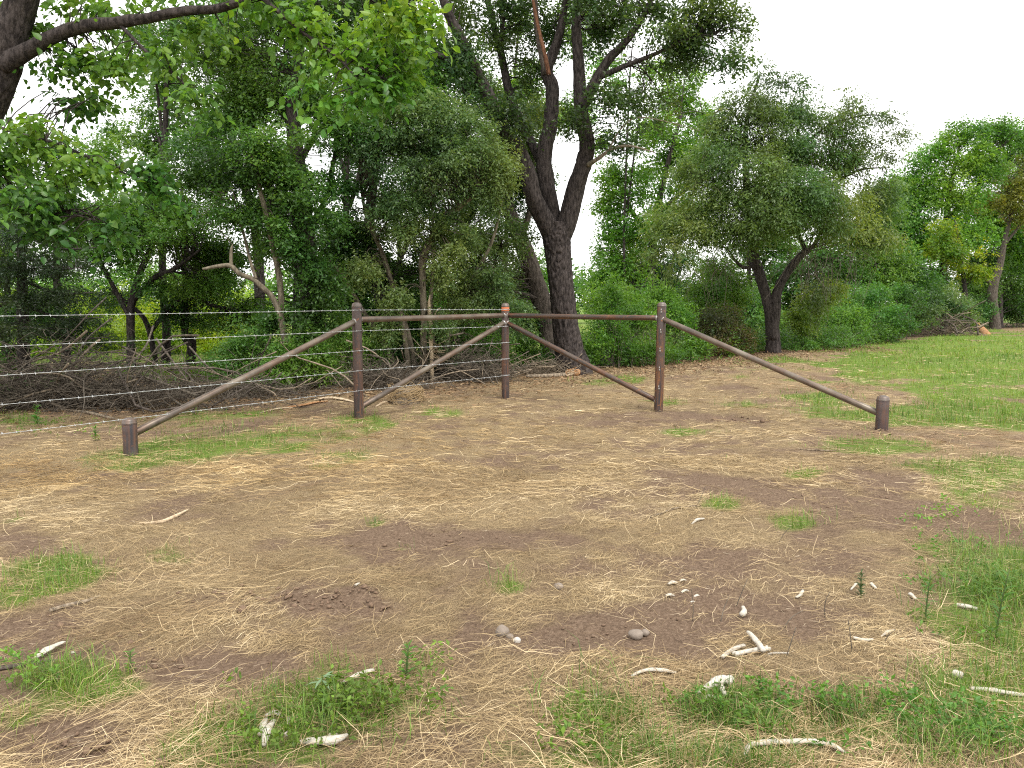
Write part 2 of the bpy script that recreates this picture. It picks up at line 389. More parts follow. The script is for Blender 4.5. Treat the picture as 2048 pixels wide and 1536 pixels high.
def bar(name, A, B, r, label=None, pull=.045, m=None):
    A, B = np.asarray(A, float), np.asarray(B, float); d = unit(B - A)
    A, B = A + d * pull, B - d * pull
    L = np.linalg.norm(B - A)
    V, F = lathe([(r * .9, 0), (r, .004)] + [(r, t * L) for t in np.linspace(.1, .9, 9)] + [(r, L - .004), (r * .9, L)], 22)
    V = V + np.stack([np.zeros(len(V)), -np.sin(V[:, 2] / L * np.pi) * .004, np.zeros(len(V))], -1)
    o = new_obj(name, mesh(name, V, F, smooth=True), m or M_RAIL, fence)
    o.location = tuple(A - F0); o.rotation_euler = Vector(tuple(d)).to_track_quat('Z', 'Y').to_euler()
    if label: tag(o, label)
    for z in (.0, L):                                # the bright weld round each end
        Vw, Fw = lathe([(r * .98, z - .012), (r * 1.16, z - .004), (r * 1.16, z + .004), (r * .98, z + .012)], 22)
        Vw = Vw + (np.random.default_rng(int(z * 100) + 3).random(Vw.shape) - .5) * .006
        new_obj("weld", mesh("weld", Vw, Fw, smooth=True), M_WELD, o)
    return o
up = np.array([0, 0, 1.])
bar("rail", P_1 + up * 1.235, P_2 + up * 1.265, .0365, "top rail on the wire side")
bar("rail", P_2 + up * 1.265, P_3 + up * 1.265, .0365, "top rail on the open side", m=M_RAIL2)
bar("brace", P_low_l + up * .185, P_1 + up * 1.225, .0365)
bar("brace", P_1 + up * .13, P_2 + up * 1.165, .0365)
bar("brace", P_2 + up * 1.165, P_3 + up * .13, .0365, m=M_RAIL2)
bar("brace", P_3 + up * 1.265, P_low_r + up * .175, .0365)
# small welded hooks waiting for wire on the right post
to_cam = unit(np.array([-P_3[0] - .9, -P_3[1], 0]))
hook_me = None
for hz in (1.36, 1.09, .84, .585, .33):
    if hook_me is None:
        V1, F1 = tube([(0, 0, 0), (0, -.018, .004), (0, -.024, .012), (0, -.012, .022)], [.0055, .0055, .005, .004], 6, 7)
        V2, F2 = tube([(0, .002, -.016), (0, -.006, -.012), (0, -.003, -.004)], [.009, .010, .008], 7, 5)
        V, F = cat([(V1, F1), (V2, F2)]); hook_me = mesh("hook", V, quads2tris(F), smooth=True); hook_me.materials.append(M_WELD)
    o = new_obj("hook", hook_me, None, fence, tuple(P_3 + to_cam * .061 + up * hz - F0 + np.array([hz * .012, 0, 0])))
    o.rotation_euler = (0, 0, math.atan2(to_cam[0], -to_cam[1])); o.scale = (1.25, 1.25, 1.35)

# ------------------------------------------------------------------ barbed wire strands
ldir = unit((P_low_l - P_2) * np.array([1, 1, 0])); nrm = np.array([ldir[1], -ldir[0], 0]); nrm = nrm if nrm[1] < 0 else -nrm
barb_parts = []
for k, sgn in enumerate((1, -1)):
    barb_parts.append(tube([(0, 0, 0), (.004 * sgn, .004, .006), (.007 * sgn, .010 * sgn, .020)], [.0021, .0020, .0007], 5, 4))
    barb_parts.append(tube([(0, 0, 0), (-.004 * sgn, -.004, -.005), (-.006 * sgn, .012 * sgn, -.016)], [.0021, .0020, .0007], 5, 4))
barb_parts.append(tube([(-.008, 0, 0), (.008, 0, 0)], [.0042, .0042], 6, 3))
V, F = cat(barb_parts); barb_me = mesh("barb", V, quads2tris(F), smooth=True); barb_me.materials.append(M_WIRE)
WORDS = ["topmost", "second from the top", "middle", "fourth from the top", "lowest"]
for w, hz in enumerate((1.352, 1.098, .853, .606, .358)):
    A = P_2 + nrm * .0635 + up * hz; B0 = P_1 + nrm * .0635 + up * hz
    far = P_2 + ldir * 12.5; far[2] = 0; far = far + nrm * .0635 + up * hz
    pts = [A, B0] + [B0 + (far - B0) * t + up * (-.02 * 4 * t * (1 - t)) for t in np.linspace(.12, 1, 9)]
    st = thing("barbed_wire", A, "galvanised barbed wire strand, " + WORDS[w] + " of the five", "barbed wire", "five wire strands on the fence")
    o = new_obj("strand", None, None)
    bpy.data.objects.remove(o)
    C = np.array(pts); seg = 260; t = np.linspace(0, 1, seg)
    s = np.concatenate([[0], np.cumsum(np.linalg.norm(np.diff(C, axis=0), axis=1))]); s /= s[-1]
    Ci = np.stack([np.interp(t, s, C[:, i]) for i in range(3)], -1)
    tw = np.arange(seg) * 2.1
    parts = []
    for ph in (0, np.pi):
        off = np.stack([np.zeros(seg), np.cos(tw + ph) * .0012, np.sin(tw + ph) * .0012], -1)
        parts.append(tube(Ci + off - A, [.0016] * seg, 4, seg))
    V, F = cat(parts); new_obj("strand", mesh("strand", V, quads2tris(F)), M_WIRE, st)
    # wrap round the corner post
    a = np.linspace(-.3, 2 * np.pi - .1, 16); ring = P_2 + up * hz + np.stack([np.cos(a) * .0625, np.sin(a) * .0625, np.linspace(0, .006, 16)], -1)
    V, F = tube(ring - A, [.0025] * 16, 5, 30); new_obj("wrap", mesh("wrap", V, quads2tris(F)), M_WIRE, st)
    # tie at the left tall post
    tp = B0 - A + ldir * -.03
    V, F = tube([tp + up * .03, tp + nrm * .012, tp - up * .03], [.004, .007, .004], 6, 8); new_obj("tie", mesh("tie", V, quads2tris(F), smooth=True), M_CAP, st)
    L = np.linalg.norm(far - A); d = 0.10 + .02 * w
    while d < L - 2.2:
        p = np.array([np.interp(d / L, s, C[:, i]) for i in range(3)])
        b = new_obj("barb", barb_me, None, st, tuple(p - A)); b.rotation_euler = (random.uniform(0, 6.28), 0, math.atan2(ldir[1], ldir[0])); b.rotation_mode = 'XYZ'
        b.scale = [.78] * 3
        d += .118 + random.uniform(-.012, .012)

# ------------------------------------------------------------------ foliage builders
def leaf_arrays(P, D, N, L, wr, full=False, curl=.12):
    """leaves as folded blades: P base, D direction, N upper side, L length"""
    n = len(P); D = unit(D); S = unit(np.cross(D, N)); N = np.cross(S, D); L = np.asarray(L)[:, None]; w = L * np.asarray(wr).reshape(-1, 1) * .5
    if full is None:                                 # leaves only two or three pixels long: one facet each
        w = w * 1.35
        V = np.stack([P - S * w * .25, P + D * L * .55 + S * w, P + D * L - S * w * .45 - N * L * curl], 1).reshape(-1, 3)
        return V, np.arange(n * 3).reshape(-1, 3), 3
    if not full:
        V = np.stack([P, P + D * L * .45 + S * w + N * w * .35, P + D * L - N * L * curl, P + D * L * .45 - S * w + N * w * .35], 1).reshape(-1, 3)
        b = np.arange(n)[:, None] * 4
        F = np.concatenate([b + np.array([[0, 1, 2]]), b + np.array([[0, 2, 3]])])
        return V, F, 4
    V = np.stack([P, P + D * L * .25 + S * w * .8 + N * w * .25, P + D * L * .58 + S * w * .85 + N * w * .2, P + D * L - N * L * curl,
                  P + D * L * .58 - S * w * .85 + N * w * .2, P + D * L * .25 - S * w * .8 + N * w * .25, P + D * L * .45 - N * w * .05], 1).reshape(-1, 3)
    b = np.arange(n)[:, None] * 7
    F = np.concatenate([b + np.array([t]) for t in ([[0, 1, 6]], [[1, 2, 6]], [[2, 3, 6]], [[3, 4, 6]], [[4, 5, 6]], [[5, 0, 6]])], 0) if False else \
        np.concatenate([b + np.array(t) for t in ([0, 1, 6], [1, 2, 6], [2, 3, 6], [3, 4, 6], [4, 5, 6], [5, 0, 6])], 0)
    return V, F, 7
def lobe_sprays(lobes, spread_y, n_of, rg, gap=.42, gfreq=1.3, shell=.45):
    """spray centres inside ellipsoids given as (px, py, rx, ry, depth)"""
    Cs, Gs = [], []
    for (px, py, rx, ry, dep) in lobes:
        c = at(px, py, dep); k = dep / FPX
        ax = np.array([rx * k, max(rx, ry) * k * spread_y, ry * k])
        n = max(3, int(n_of(ax[0], ax[2])))
        m = max(1.0, min(ax[0], ax[2]))                  # leaf clumps: sprays gather round points spread through the lobe
        nc = int(rg.integers(10, 16)); cr = rg.uniform(.26, .46, nc)
        cc = unit(rg.normal(size=(nc, 3))) * (rg.random((nc, 1)) ** .5) * .82
        w = cr ** 2 / np.sum(cr ** 2); own = rg.choice(nc, n * 4, p=w)
        dq = unit(rg.normal(size=(n * 4, 3))) * (rg.random((n * 4, 1)) ** .4) * cr[own][:, None] * np.array([1.15, 1.15, .62])
        loose = rg.random(n * 4) < .40
        q = np.where(loose[:, None], unit(rg.normal(size=(n * 4, 3))) * (rg.random((n * 4, 1)) ** shell), cc[own] + dq)
        out = np.where(loose[:, None], q, dq / .4 + q * .3)
        p = c + q * ax
        ok = (noise(p[:, 0] * gfreq, p[:, 1] * gfreq, p[:, 2] * gfreq * 1.2, s=41) * .65 + noise(p[:, 0] * gfreq * 3, p[:, 1] * gfreq * 3, p[:, 2] * gfreq * 3, s=42) * .35 + rg.random(len(p)) * .12) > gap
        ok &= p[:, 2] > .05
        p, q = p[ok][:n], out[ok][:n]
        Cs.append(p); Gs.append(unit(q * np.array([1, 1, .8]) + rg.normal(size=q.shape) * .45))
    return np.concatenate(Cs), np.concatenate(Gs)
def sprays_to_leaves(C, G, per, slen, L, wr, cols, rg, droop=.25, full=False, clump=.8, flat=.55):
    n = len(C)
    t = (np.arange(per) + .5) / per
    side = np.where(np.arange(per) % 2 == 0, 1., -1.)
    S = unit(np.cross(G, unit(np.array([0, 0, 1.]) + rg.normal(size=G.shape) * .35)))
    sl = slen * rg.uniform(.6, 1.3, (n, 1, 1))
    P = C[:, None, :] + G[:, None, :] * (t[None, :, None] - .3) * sl + rg.normal(size=(n, per, 3)) * slen * .10
    P[:, :, 2] -= (t[None, :] ** 2) * droop * slen
    D = G[:, None, :] * .55 + S[:, None, :] * side[None, :, None] * .8 + rg.normal(size=P.shape) * .35; D[:, :, 2] -= droop
    N = np.array([0, 0, 1.]) * flat + rg.normal(size=P.shape) * (1 - flat)
    P, D, N = P.reshape(-1, 3), D.reshape(-1, 3), unit(N.reshape(-1, 3))
    m = len(P)
    LL = L * rg.uniform(.6, 1.25, m) * (1.12 if full is None else 1.0)
    V, F, k = leaf_arrays(P, D, N, LL, wr * rg.uniform(.8, 1.2, m), full)
    # each spray, and each leaf in it, has its own green
    cols = np.asarray(cols, float)
    a = np.clip(np.repeat(noise(C[:, 0] * clump, C[:, 1] * clump, C[:, 2] * clump, s=77) * 1.3 - .15 + rg.normal(size=n) * .16, per) + rg.normal(size=m) * .10, 0, 1)
    idx = a * (len(cols) - 1); i0 = np.clip(idx.astype(int), 0, len(cols) - 2); f = (idx - i0)[:, None]
    c = cols[i0] * (1 - f) + cols[i0 + 1] * f
    hue = np.repeat(noise(C[:, 0] * .9 + 40, C[:, 1] * .9, C[:, 2] * .9, s=78) * .9 + rg.normal(size=n) * .12, per)
    c = c * np.stack([.72 + .75 * hue, .93 + .18 * hue, .95 + .2 * (1 - hue)], -1) * rg.uniform(.8, 1.2, (m, 1)) * np.array([1.16, 1.09, .92])
    return V, F, np.repeat(c, k, 0)
def foliage(name, parent, lobes, L, wr, cols, cover, per=7, slen=None, seed=1, spread_y=.9, gap=.42, gfreq=1.3, droop=.25, full=None, shell=.45, flat=.55, base=None, m=None, clump=.8):
    rg = np.random.default_rng(seed); slen = slen or L * 4
    la = .5 * L * L * wr * .62
    if full is None: cover = cover * 1.22
    C, G = lobe_sprays(lobes, spread_y, lambda a, b: cover * math.pi * a * b / la / per, rg, gap, gfreq, shell)
    V, F, T = sprays_to_leaves(C, G, per, slen, L, wr, cols, rg, droop, full, clump, flat)
    if base is not None: V = V - np.asarray(base)
    o = new_obj(name, mesh(name, V, F, T), m or M_LEAF, parent)
    STATS[0] += len(F)
    return o, C, G
STATS = [0]
def branchlets(name, parent, nodes, targets, r0, r1, mt, base, seed=1, sides=3, seg=5, sag=.12, frac=1.0, kind=None):
    """thin branches from the nearest node of the limbs to targets in the crown, one joined mesh"""
    rg = np.random.default_rng(seed); nodes = np.asarray(nodes); parts = []
    for q in targets:
        if rg.random() > frac: continue
        d = np.linalg.norm(nodes - q, axis=1) + np.maximum(0, nodes[:, 2] - q[2] - .2) * .8
        a = nodes[rg.choice(np.argsort(d)[:3])]
        v = q - a; ln = np.linalg.norm(v)
        if ln < .1: continue
        mid1 = a + v * .35 + rg.normal(size=3) * ln * .07 + np.array([0, 0, ln * sag]); mid2 = a + v * .7 + rg.normal(size=3) * ln * .07 + np.array([0, 0, ln * sag * .8])
        parts.append(tube(np.array([a, mid1, mid2, q]) - base, [r0 * (.6 + .25 * ln), r0 * .7, (r0 + r1) / 2.4, r1], sides, seg, cap=False))
    if not parts: return None
    V, F = cat(parts); F = quads2tris(F); STATS[0] += len(F)
    o = new_obj(name, mesh(name, V, F, smooth=True), mt, parent)
    if kind: o["kind"] = kind
    return o
def limb(name, parent, pix, base, mt, sides=12, seg=None, rough=.12, seed=0, bark=0.0, root=None):
    """pix: (px, py, depth, radius in metres)"""
    P = [at(a, b, d) for a, b, d, r in pix]; R = [r * (.84 if parent.name.startswith('forked_tree') else 1.0) for *_, r in pix]
    if root is not None: P[0] = np.asarray(root)
    P = np.array(P)
    seg = seg or max(6, len(P) * 5)
    V, F = tube(P - base, R, sides, seg, rough, seed, bark=bark)
    F = quads2tris(F); STATS[0] += len(F)
    new_obj(name, mesh(name, V, F, smooth=True), mt, parent)
    return catmull(P, max(8, len(P) * 3))
def jit(n, rg, pts, s): return pts + rg.normal(size=pts.shape) * s

# leaf colour sets (reflectance of the leaf itself, except the lime set)
G_DARK = [(.030, .082, .022), (.060, .155, .034), (.105, .225, .050)]
G_MID = [(.042, .115, .026), (.082, .205, .040), (.138, .285, .056)]
G_GREY = [(.048, .100, .038), (.090, .175, .062), (.150, .245, .092)]
G_BRIGHT = [(.062, .165, .024), (.105, .250, .036), (.160, .320, .052)]
G_LIME_GLOW = [(.130, .250, .016), (.215, .370, .022), (.310, .450, .045)]  # backlit glow beyond the thicket, painted into the leaf colour
G_OAK = [(.036, .080, .030), (.062, .130, .044), (.105, .185, .062)]

# ------------------------------------------------------------------ trees
# 1: the big forked tree behind the corner
b1 = gnd(1142, 748)
t1 = thing("forked_tree", b1, "large dark barked tree forking into three limbs behind the fence corner", "tree")
D = 15.9
rt = lambda dz: b1 + np.array([0, 0, dz])
n_tr = limb("trunk", t1, [(1152, 790, D, .54), (1149, 742, D, .44), (1139, 700, D, .36), (1130, 640, D, .315), (1122, 570, D, .305), (1116, 510, D, .315), (1113, 475, D, .345), (1112, 445, D, .32)], b1, M_BARK, 72, 150, .10, 3, bark=.034)
nl = limb("limb", t1, [(1108, 480, D, .24), (1092, 445, D - .1, .235), (1068, 395, D - .25, .215), (1052, 340, D - .35, .20), (1035, 300, D - .4, .19), (1005, 255, D - .5, .175), (978, 195, D - .6, .16), (955, 150, D - .7, .15), (925, 85, D - .9, .125), (895, 25, D - 1.1, .105), (870, -60, D - 1.3, .08), (850, -160, D - 1.4, .04)], b1, M_BARK, 32, 110, .14, 5, bark=.014)
nl2 = limb("limb", t1, [(962, 160, D - .7, .10), (925, 125, D - .9, .09), (880, 112, D - 1.1, .07), (820, 80, D - 1.4, .05), (760, 60, D - 1.6, .02)], b1, M_BARK, 14, 30, .15, 6)
nm = limb("limb", t1, [(1110, 475, D + .1, .23), (1103, 420, D + .15, .215), (1090, 350, D + .2, .20), (1090, 300, D + .2, .19), (1102, 240, D + .2, .175), (1104, 175, D + .2, .165), (1094, 140, D + .2, .155), (1116, 80, D + .2, .105), (1128, 20, D + .2, .085), (1140, -60, D + .2, .06), (1160, -160, D, .03)], b1, M_BARK, 30, 100, .16, 7, bark=.014)
nm2 = limb("snag", t1, [(1098, 150, D - .05, .05), (1090, 110, D - .08, .05), (1078, 60, D - .1, .042), (1066, 0, D - .1, .035), (1055, -70, D - .1, .02)], b1, M_CHAR, 12, 30, .35, 8)
nm3 = limb("limb", t1, [(1092, 150, D + .1, .09), (1075, 60, D + .2, .075), (1070, 0, D + .2, .06), (1065, -100, D + .2, .03)], b1, M_BARK2, 14, 24, .15, 9)
nb = limb("limb", t1, [(1085, 330, D + .6, .11), (1045, 250, D + .9, .12), (1020, 190, D + 1.0, .115), (1003, 110, D + 1.1, .10), (990, 60, D + 1.2, .09), (972, -20, D + 1.2, .06), (960, -120, D + 1.2, .03)], b1, M_BARK, 20, 40, .15, 10, bark=.008)
nb2 = limb("limb", t1, [(1003, 100, D + 1.1, .07), (1005, 40, D + 1.1, .06), (1008, -50, D + 1.1, .03)], b1, M_BARK, 12, 20, .15, 11)
nr = limb("limb", t1, [(1122, 475, D, .25), (1138, 430, D - .05, .235), (1152, 375, D - .1, .215), (1168, 325, D - .15, .20), (1174, 285, D - .2, .185), (1163, 225, D - .2, .165), (1158, 150, D - .2, .145), (1154, 80, D - .2, .12), (1152, 20, D - .2, .10), (1156, -80, D - .2, .06), (1165, -170, D - .3, .03)], b1, M_BARK, 30, 100, .16, 12, bark=.014)
nr2 = limb("limb", t1, [(1164, 215, D - .25, .14), (1190, 165, D - .4, .12), (1218, 118, D - .5, .105), (1250, 85, D - .6, .085), (1285, 35, D - .7, .065), (1315, -30, D - .8, .045), (1350, -110, D - .9, .02)], b1, M_BARK, 20, 46, .16, 13, bark=.008)
nr3 = limb("limb", t1, [(1198, 155, D - .4, .07), (1250, 132, D - .7, .06), (1310, 108, D - .9, .045), (1370, 80, D - 1.0, .03), (1430, 70, D - 1.1, .012)], b1, M_BARK, 12, 26, .15, 14)
nr4 = limb("dead_limb", t1, [(1176, 330, D - .3, .06), (1195, 318, D - .5, .05), (1225, 298, D - .6, .038), (1260, 292, D - .7, .03), (1310, 305, D - .8, .012)], b1, M_PALE, 10, 26, .15, 15)
nr5 = limb("dead_limb", t1, [(1215, 305, D - .6, .022), (1240, 260, D - .7, .018), (1275, 235, D - .8, .014), (1340, 245, D - .9, .01), (1400, 262, D - .9, .006)], b1, M_PALE, 8, 24, .1, 16)
# scar = limb("bark_scar", t1, [(1176, 405, D - .36, .05), (1188, 360, D - .34, .06), (1190, 330, D - .36, .05)], b1, M_PALE, 10, 14, .25, 17)
lob = [(1330, 55, 95, 60, 15), (1425, 40, 70, 50, 15), (1455, 115, 55, 38, 14.6), (1350, 120, 75, 40, 15.4), (1250, 30, 70, 50, 16.4), (1395, 75, 60, 45, 15.2), (1475, 60, 30, 35, 14.8),
       (1225, 200, 60, 45, 15), (1290, 215, 70, 42, 15.8), (1040, 235, 55, 45, 15.0), (1145, 235, 38, 38, 15.1), (1010, 70, 60, 70, 17), (1055, 150, 45, 60, 17), (915, 120, 60, 60, 14.8), (1195, 60, 50, 55, 16.8), (1240, 285, 45, 30, 15.4),
       (1100, 60, 60, 50, 17), (960, 220, 50, 45, 14.8), (1060, 20, 60, 50, 17.2), (930, 20, 60, 50, 16), (1180, 0, 60, 40, 15),
       (1100, -110, 220, 80, 16), (1340, -90, 170, 80, 15.4), (900, -90, 120, 70, 15.6)]
o, C1, _ = foliage("crown", t1, lob, .072, .55, G_OAK, 1.35, 7, .30, 11, .8, .44, 1.5, base=b1)
nodes = np.vstack([nl, nl2, nm, nm3, nb, nb2, nr, nr2, nr3])
rg = np.random.default_rng(5)
branchlets("twigs", t1, nodes, C1[rg.choice(len(C1), 420, replace=False)], .018, .004, M_BARK, b1, 3, kind="stuff")

# generic smaller tree: stems (each a list of (px,py,depth,r)), lobes, leaves
def tree(name, label, base_px, stems, lobes, L, wr, cols, cover, bark, seed, per=7, slen=None, gap=.42, gfreq=1.3, twn=160, tw=(.014, .003), droop=.25, catg="tree", group=None, sides=10, shell=.45, spread_y=.9, stem_name="limb", tw_mat=None, full=None, flat=.55, base=None, bk=0.0, clump=.8):
    b = gnd(*base_px) if base is None else np.asarray(base, float)
    t = thing(name, b, label, catg, group)
    nodes = []
    for i, s in enumerate(stems):
        nodes.append(limb("trunk" if i == 0 else stem_name, t, s, b, bark, sides if i else sides + 4, None, .16, seed + i, bark=bk if i < 3 else 0))
    o, C, G = foliage("crown", t, lobes, L, wr, cols, cover, per, slen, seed, spread_y, gap, gfreq, droop, full, shell, flat, base=b, clump=clump)
    r = np.random.default_rng(seed)
    if nodes and twn:
        branchlets("twigs", t, np.vstack(nodes), C[r.choice(len(C), min(twn, len(C)), replace=False)], tw[0], tw[1], tw_mat or bark, b, seed, kind="stuff")
    return t, C, b

# 2: grey trunk just behind the big tree
D2 = 17.6
tree("leaning_tree", "grey leaning trunk with small leaves close behind the large forked tree", (1112, 735),
     [[(1118, 760, D2, .30), (1108, 720, D2, .26), (1095, 650, D2, .235), (1080, 590, D2, .22), (1060, 530, D2, .20), (1038, 470, D2, .18), (1010, 400, D2, .15), (985, 320, D2, .11), (960, 240, D2, .06)],
      [(1040, 480, D2, .09), (1060, 420, D2, .07), (1075, 340, D2, .04)], [(1015, 420, D2, .09), (960, 380, D2 - .3, .07), (900, 330, D2 - .5, .03)]],
     [(975, 300, 75, 80, 17.2), (935, 400, 75, 70, 17.2), (1020, 400, 45, 70, 18), (1000, 500, 60, 55, 17.6), (965, 590, 70, 55, 17), (1050, 300, 40, 60, 17.5), (1040, 560, 45, 60, 18.3), (1000, 640, 70, 40, 17.5)],
     .060, .45, G_GREY, 1.8, M_BARK2, 21, twn=200)
# 3: dark tree with the upright trunk in the left thicket
D3 = 13.6
tree("dark_thicket_tree", "dark upright trunk left of the left tall post, dense dark green crown", (632, 782),
     [[(634, 800, D3, .26), (632, 770, D3, .22), (628, 690, D3, .19), (622, 600, D3, .18), (612, 500, D3, .165), (604, 400, D3, .15), (592, 300, D3, .135), (586, 200, D3, .11), (600, 90, D3, .07), (610, -20, D3, .03)],
      [(608, 480, D3, .07), (650, 400, D3 + .3, .05), (668, 320, D3 + .4, .04), (690, 220, D3 + .5, .02)], [(604, 520, D3, .08), (560, 440, D3 + .3, .06), (530, 360, D3 + .5, .05), (505, 270, D3 + .6, .02)],
      [(596, 330, D3, .06), (640, 260, D3 + .3, .05), (720, 180, D3 + .6, .02)], [(612, 470, D3, .06), (570, 400, D3 - .3, .05), (480, 330, D3 - .6, .02)]],
     [(610, 380, 70, 50, 12.9), (655, 450, 50, 40, 12.9), (590, 500, 50, 40, 12.9), (560, 310, 110, 70, 13.3), (685, 250, 90, 80, 13.8), (600, 170, 130, 70, 13.8), (480, 210, 90, 80, 13.8), (470, 340, 90, 60, 13.2), (380, 330, 80, 60, 13.6), (640, 560, 60, 60, 13.1), (790, 90, 90, 70, 14.2), (560, 40, 150, 60, 13.8), (700, 30, 110, 60, 14.2), (520, 440, 60, 50, 13.2), (440, 120, 80, 70, 13.6), (840, 190, 60, 60, 14), (680, 360, 45, 45, 13.6), (560, -70, 240, 50, 14), (620, 640, 70, 50, 13.2)],
     .060, .55, G_DARK, 2.1, M_BARK, 31, twn=420, gap=.40)
# 4: pale multi-stemmed small tree with a torn limb
D4 = 14.2
tree("multistem_tree", "pale slender multi-stemmed small tree with a torn limb left of the corner post", (845, 768),
     [[(846, 790, D4, .075), (846, 740, D4, .065), (848, 650, D4, .06), (845, 560, D4, .06), (845, 520, D4, .065), (862, 480, D4, .07), (885, 440, D4, .075), (915, 415, D4 - .1, .06), (960, 385, D4 - .2, .03)],
      [(862, 770, D4 + .2, .045), (866, 700, D4 + .2, .04), (862, 600, D4 + .2, .035), (868, 500, D4 + .3, .03), (865, 420, D4 + .3, .015)],
      [(822, 770, D4 + .1, .05), (812, 690, D4 + .1, .05), (800, 620, D4 + .1, .045), (775, 540, D4, .04), (750, 470, D4 - .1, .035), (725, 400, D4 - .2, .02)],
      [(835, 775, D4 + .3, .05), (820, 680, D4 + .3, .045), (790, 590, D4 + .3, .045), (770, 520, D4 + .3, .04), (735, 440, D4 + .2, .035), (722, 380, D4 + .1, .02)],
      [(880, 770, D4 + .4, .05), (905, 640, D4 + .4, .045), (945, 560, D4 + .4, .04), (985, 480, D4 + .4, .03), (1005, 400, D4 + .4, .015)],
      [(805, 760, D4 + .5, .05), (770, 690, D4 + .5, .05), (725, 620, D4 + .4, .045), (690, 560, D4 + .3, .035), (660, 520, D4 + .2, .015)]],
     [(850, 330, 105, 75, 13.6), (925, 285, 80, 70, 14), (795, 420, 75, 55, 13.8), (905, 470, 60, 55, 13.9), (955, 370, 65, 80, 14.3), (880, 235, 95, 45, 13.8), (930, 590, 55, 60, 14.4), (750, 300, 60, 60, 13.7), (800, 250, 70, 50, 13.7), (790, 600, 36, 40, 13.6), (890, 540, 34, 40, 13.6), (720, 540, 46, 40, 13.6), (830, 470, 44, 40, 13.5), (770, 660, 30, 30, 13.7), (880, 650, 30, 30, 13.7), (1000, 330, 45, 60, 14), (985, 560, 40, 60, 14.2), (1020, 640, 50, 50, 14.6)],
     .056, .42, G_GREY, 2.0, M_PALE, 41, twn=360, droop=.45, tw_mat=M_TWIG, sides=9)
tree("split_sapling", "snapped sapling showing a long pale split beside the multi-stemmed tree", (862, 772),
     [[(864, 790, 13.9, .035), (864, 740, 13.9, .034), (862, 690, 13.9, .036), (861, 650, 13.9, .04), (858, 610, 13.9, .028), (860, 590, 13.9, .006)], [(866, 640, 13.88, .02), (873, 622, 13.85, .012), (882, 615, 13.85, .004)]],
     [(880, 700, 40, 40, 14)], .04, .4, G_GREY, .5, M_PEEL, 43, twn=20)
tree("twin_stem_tree", "dark leaning trunk seen right of the left tall post", (775, 735),
     [[(778, 750, 15.5, .15), (776, 700, 15.5, .14), (770, 640, 15.5, .13), (752, 560, 15.5, .12), (738, 480, 15.5, .11), (745, 380, 15.5, .09), (760, 280, 15.5, .06), (770, 150, 15.5, .03)], [(760, 600, 15.5, .07), (790, 540, 15.6, .06), (830, 440, 15.8, .04), (840, 330, 15.8, .02)]],
     [(730, 480, 60, 60, 15.5), (760, 560, 60, 50, 15.6), (850, 400, 60, 50, 15.8), (760, 200, 80, 70, 15.7), (690, 440, 40, 40, 15.4), (850, 130, 80, 70, 15.8), (720, 640, 55, 40, 15.5), (850, 490, 44, 40, 16), (820, 545, 44, 36, 16.2), (880, 560, 40, 36, 16.2)],
     .055, .5, G_DARK, 2.0, M_BARK, 44, twn=160)
# 5: tree with the crooked broken pale limb
D5 = 13.0
tree("crooked_tree", "small tree with a crooked broken pale limb reaching left over the wire", (585, 790),
     [[(590, 810, D5, .07), (585, 760, D5, .06), (572, 690, D5, .055), (563, 640, D5, .05), (562, 590, D5, .05), (556, 540, D5, .05), (545, 490, D5, .045), (533, 430, D5, .045), (520, 380, D5, .04), (505, 310, D5 + .1, .02)],
      [(567, 660, D5, .04), (548, 600, D5 - .05, .045), (525, 575, D5 - .1, .045), (505, 558, D5 - .1, .042), (480, 548, D5 - .2, .04), (462, 532, D5 - .2, .038), (440, 532, D5 - .25, .035), (405, 538, D5 - .3, .02)],
      [(463, 535, D5 - .2, .03), (462, 515, D5 - .2, .028), (463, 497, D5 - .2, .022), (466, 488, D5 - .2, .006)],
      [(512, 558, D5 - .1, .028), (500, 520, D5, .024), (488, 470, D5, .022), (475, 430, D5, .016), (466, 380, D5, .008)]],
     [(520, 300, 70, 50, 12.9), (450, 420, 60, 40, 12.8), (560, 460, 40, 40, 12.9), (560, 720, 60, 45, 12.9), (520, 760, 50, 25, 12.8)],
     .055, .5, G_MID, 1.5, M_PALE, 51, twn=120, tw_mat=M_TWIG)
# 6: cedar at the left
D6 = 13.2
t6, _, _ = tree("cedar_tree", "very dark feathery cedar with thin level boughs near the left edge", (46, 745),
     [[(46, 770, D6, .12), (47, 700, D6, .10), (45, 600, D6, .085), (42, 500, D6, .07), (40, 400, D6, .05), (38, 320, D6, .02)]] +
     [[(45, 560 + dy, D6, .028), (45 + dx * .5, 575 + dy + 12, D6 - .4, .02), (45 + dx, 585 + dy, D6 - .8, .006)] for dx, dy in ((140, 0), (-120, 30), (160, 50), (120, -50), (-110, -40), (170, 90), (-140, 80), (150, -90))],
     [(40, 470, 95, 35, 12.6), (95, 530, 95, 30, 12.7), (-10, 540, 90, 35, 12.6), (130, 590, 85, 26, 12.7), (40, 600, 90, 24, 12.5), (160, 640, 70, 20, 12.8), (-30, 650, 80, 26, 12.6), (90, 660, 80, 20, 12.6), (50, 400, 80, 40, 12.9), (200, 680, 60, 18, 12.9)],
       .050, .28, [(.016, .036, .016), (.028, .056, .022), (.045, .080, .030)], 1.5, M_BARK, 61, per=12, slen=.26, twn=150, droop=.3, tw=(.008, .002))
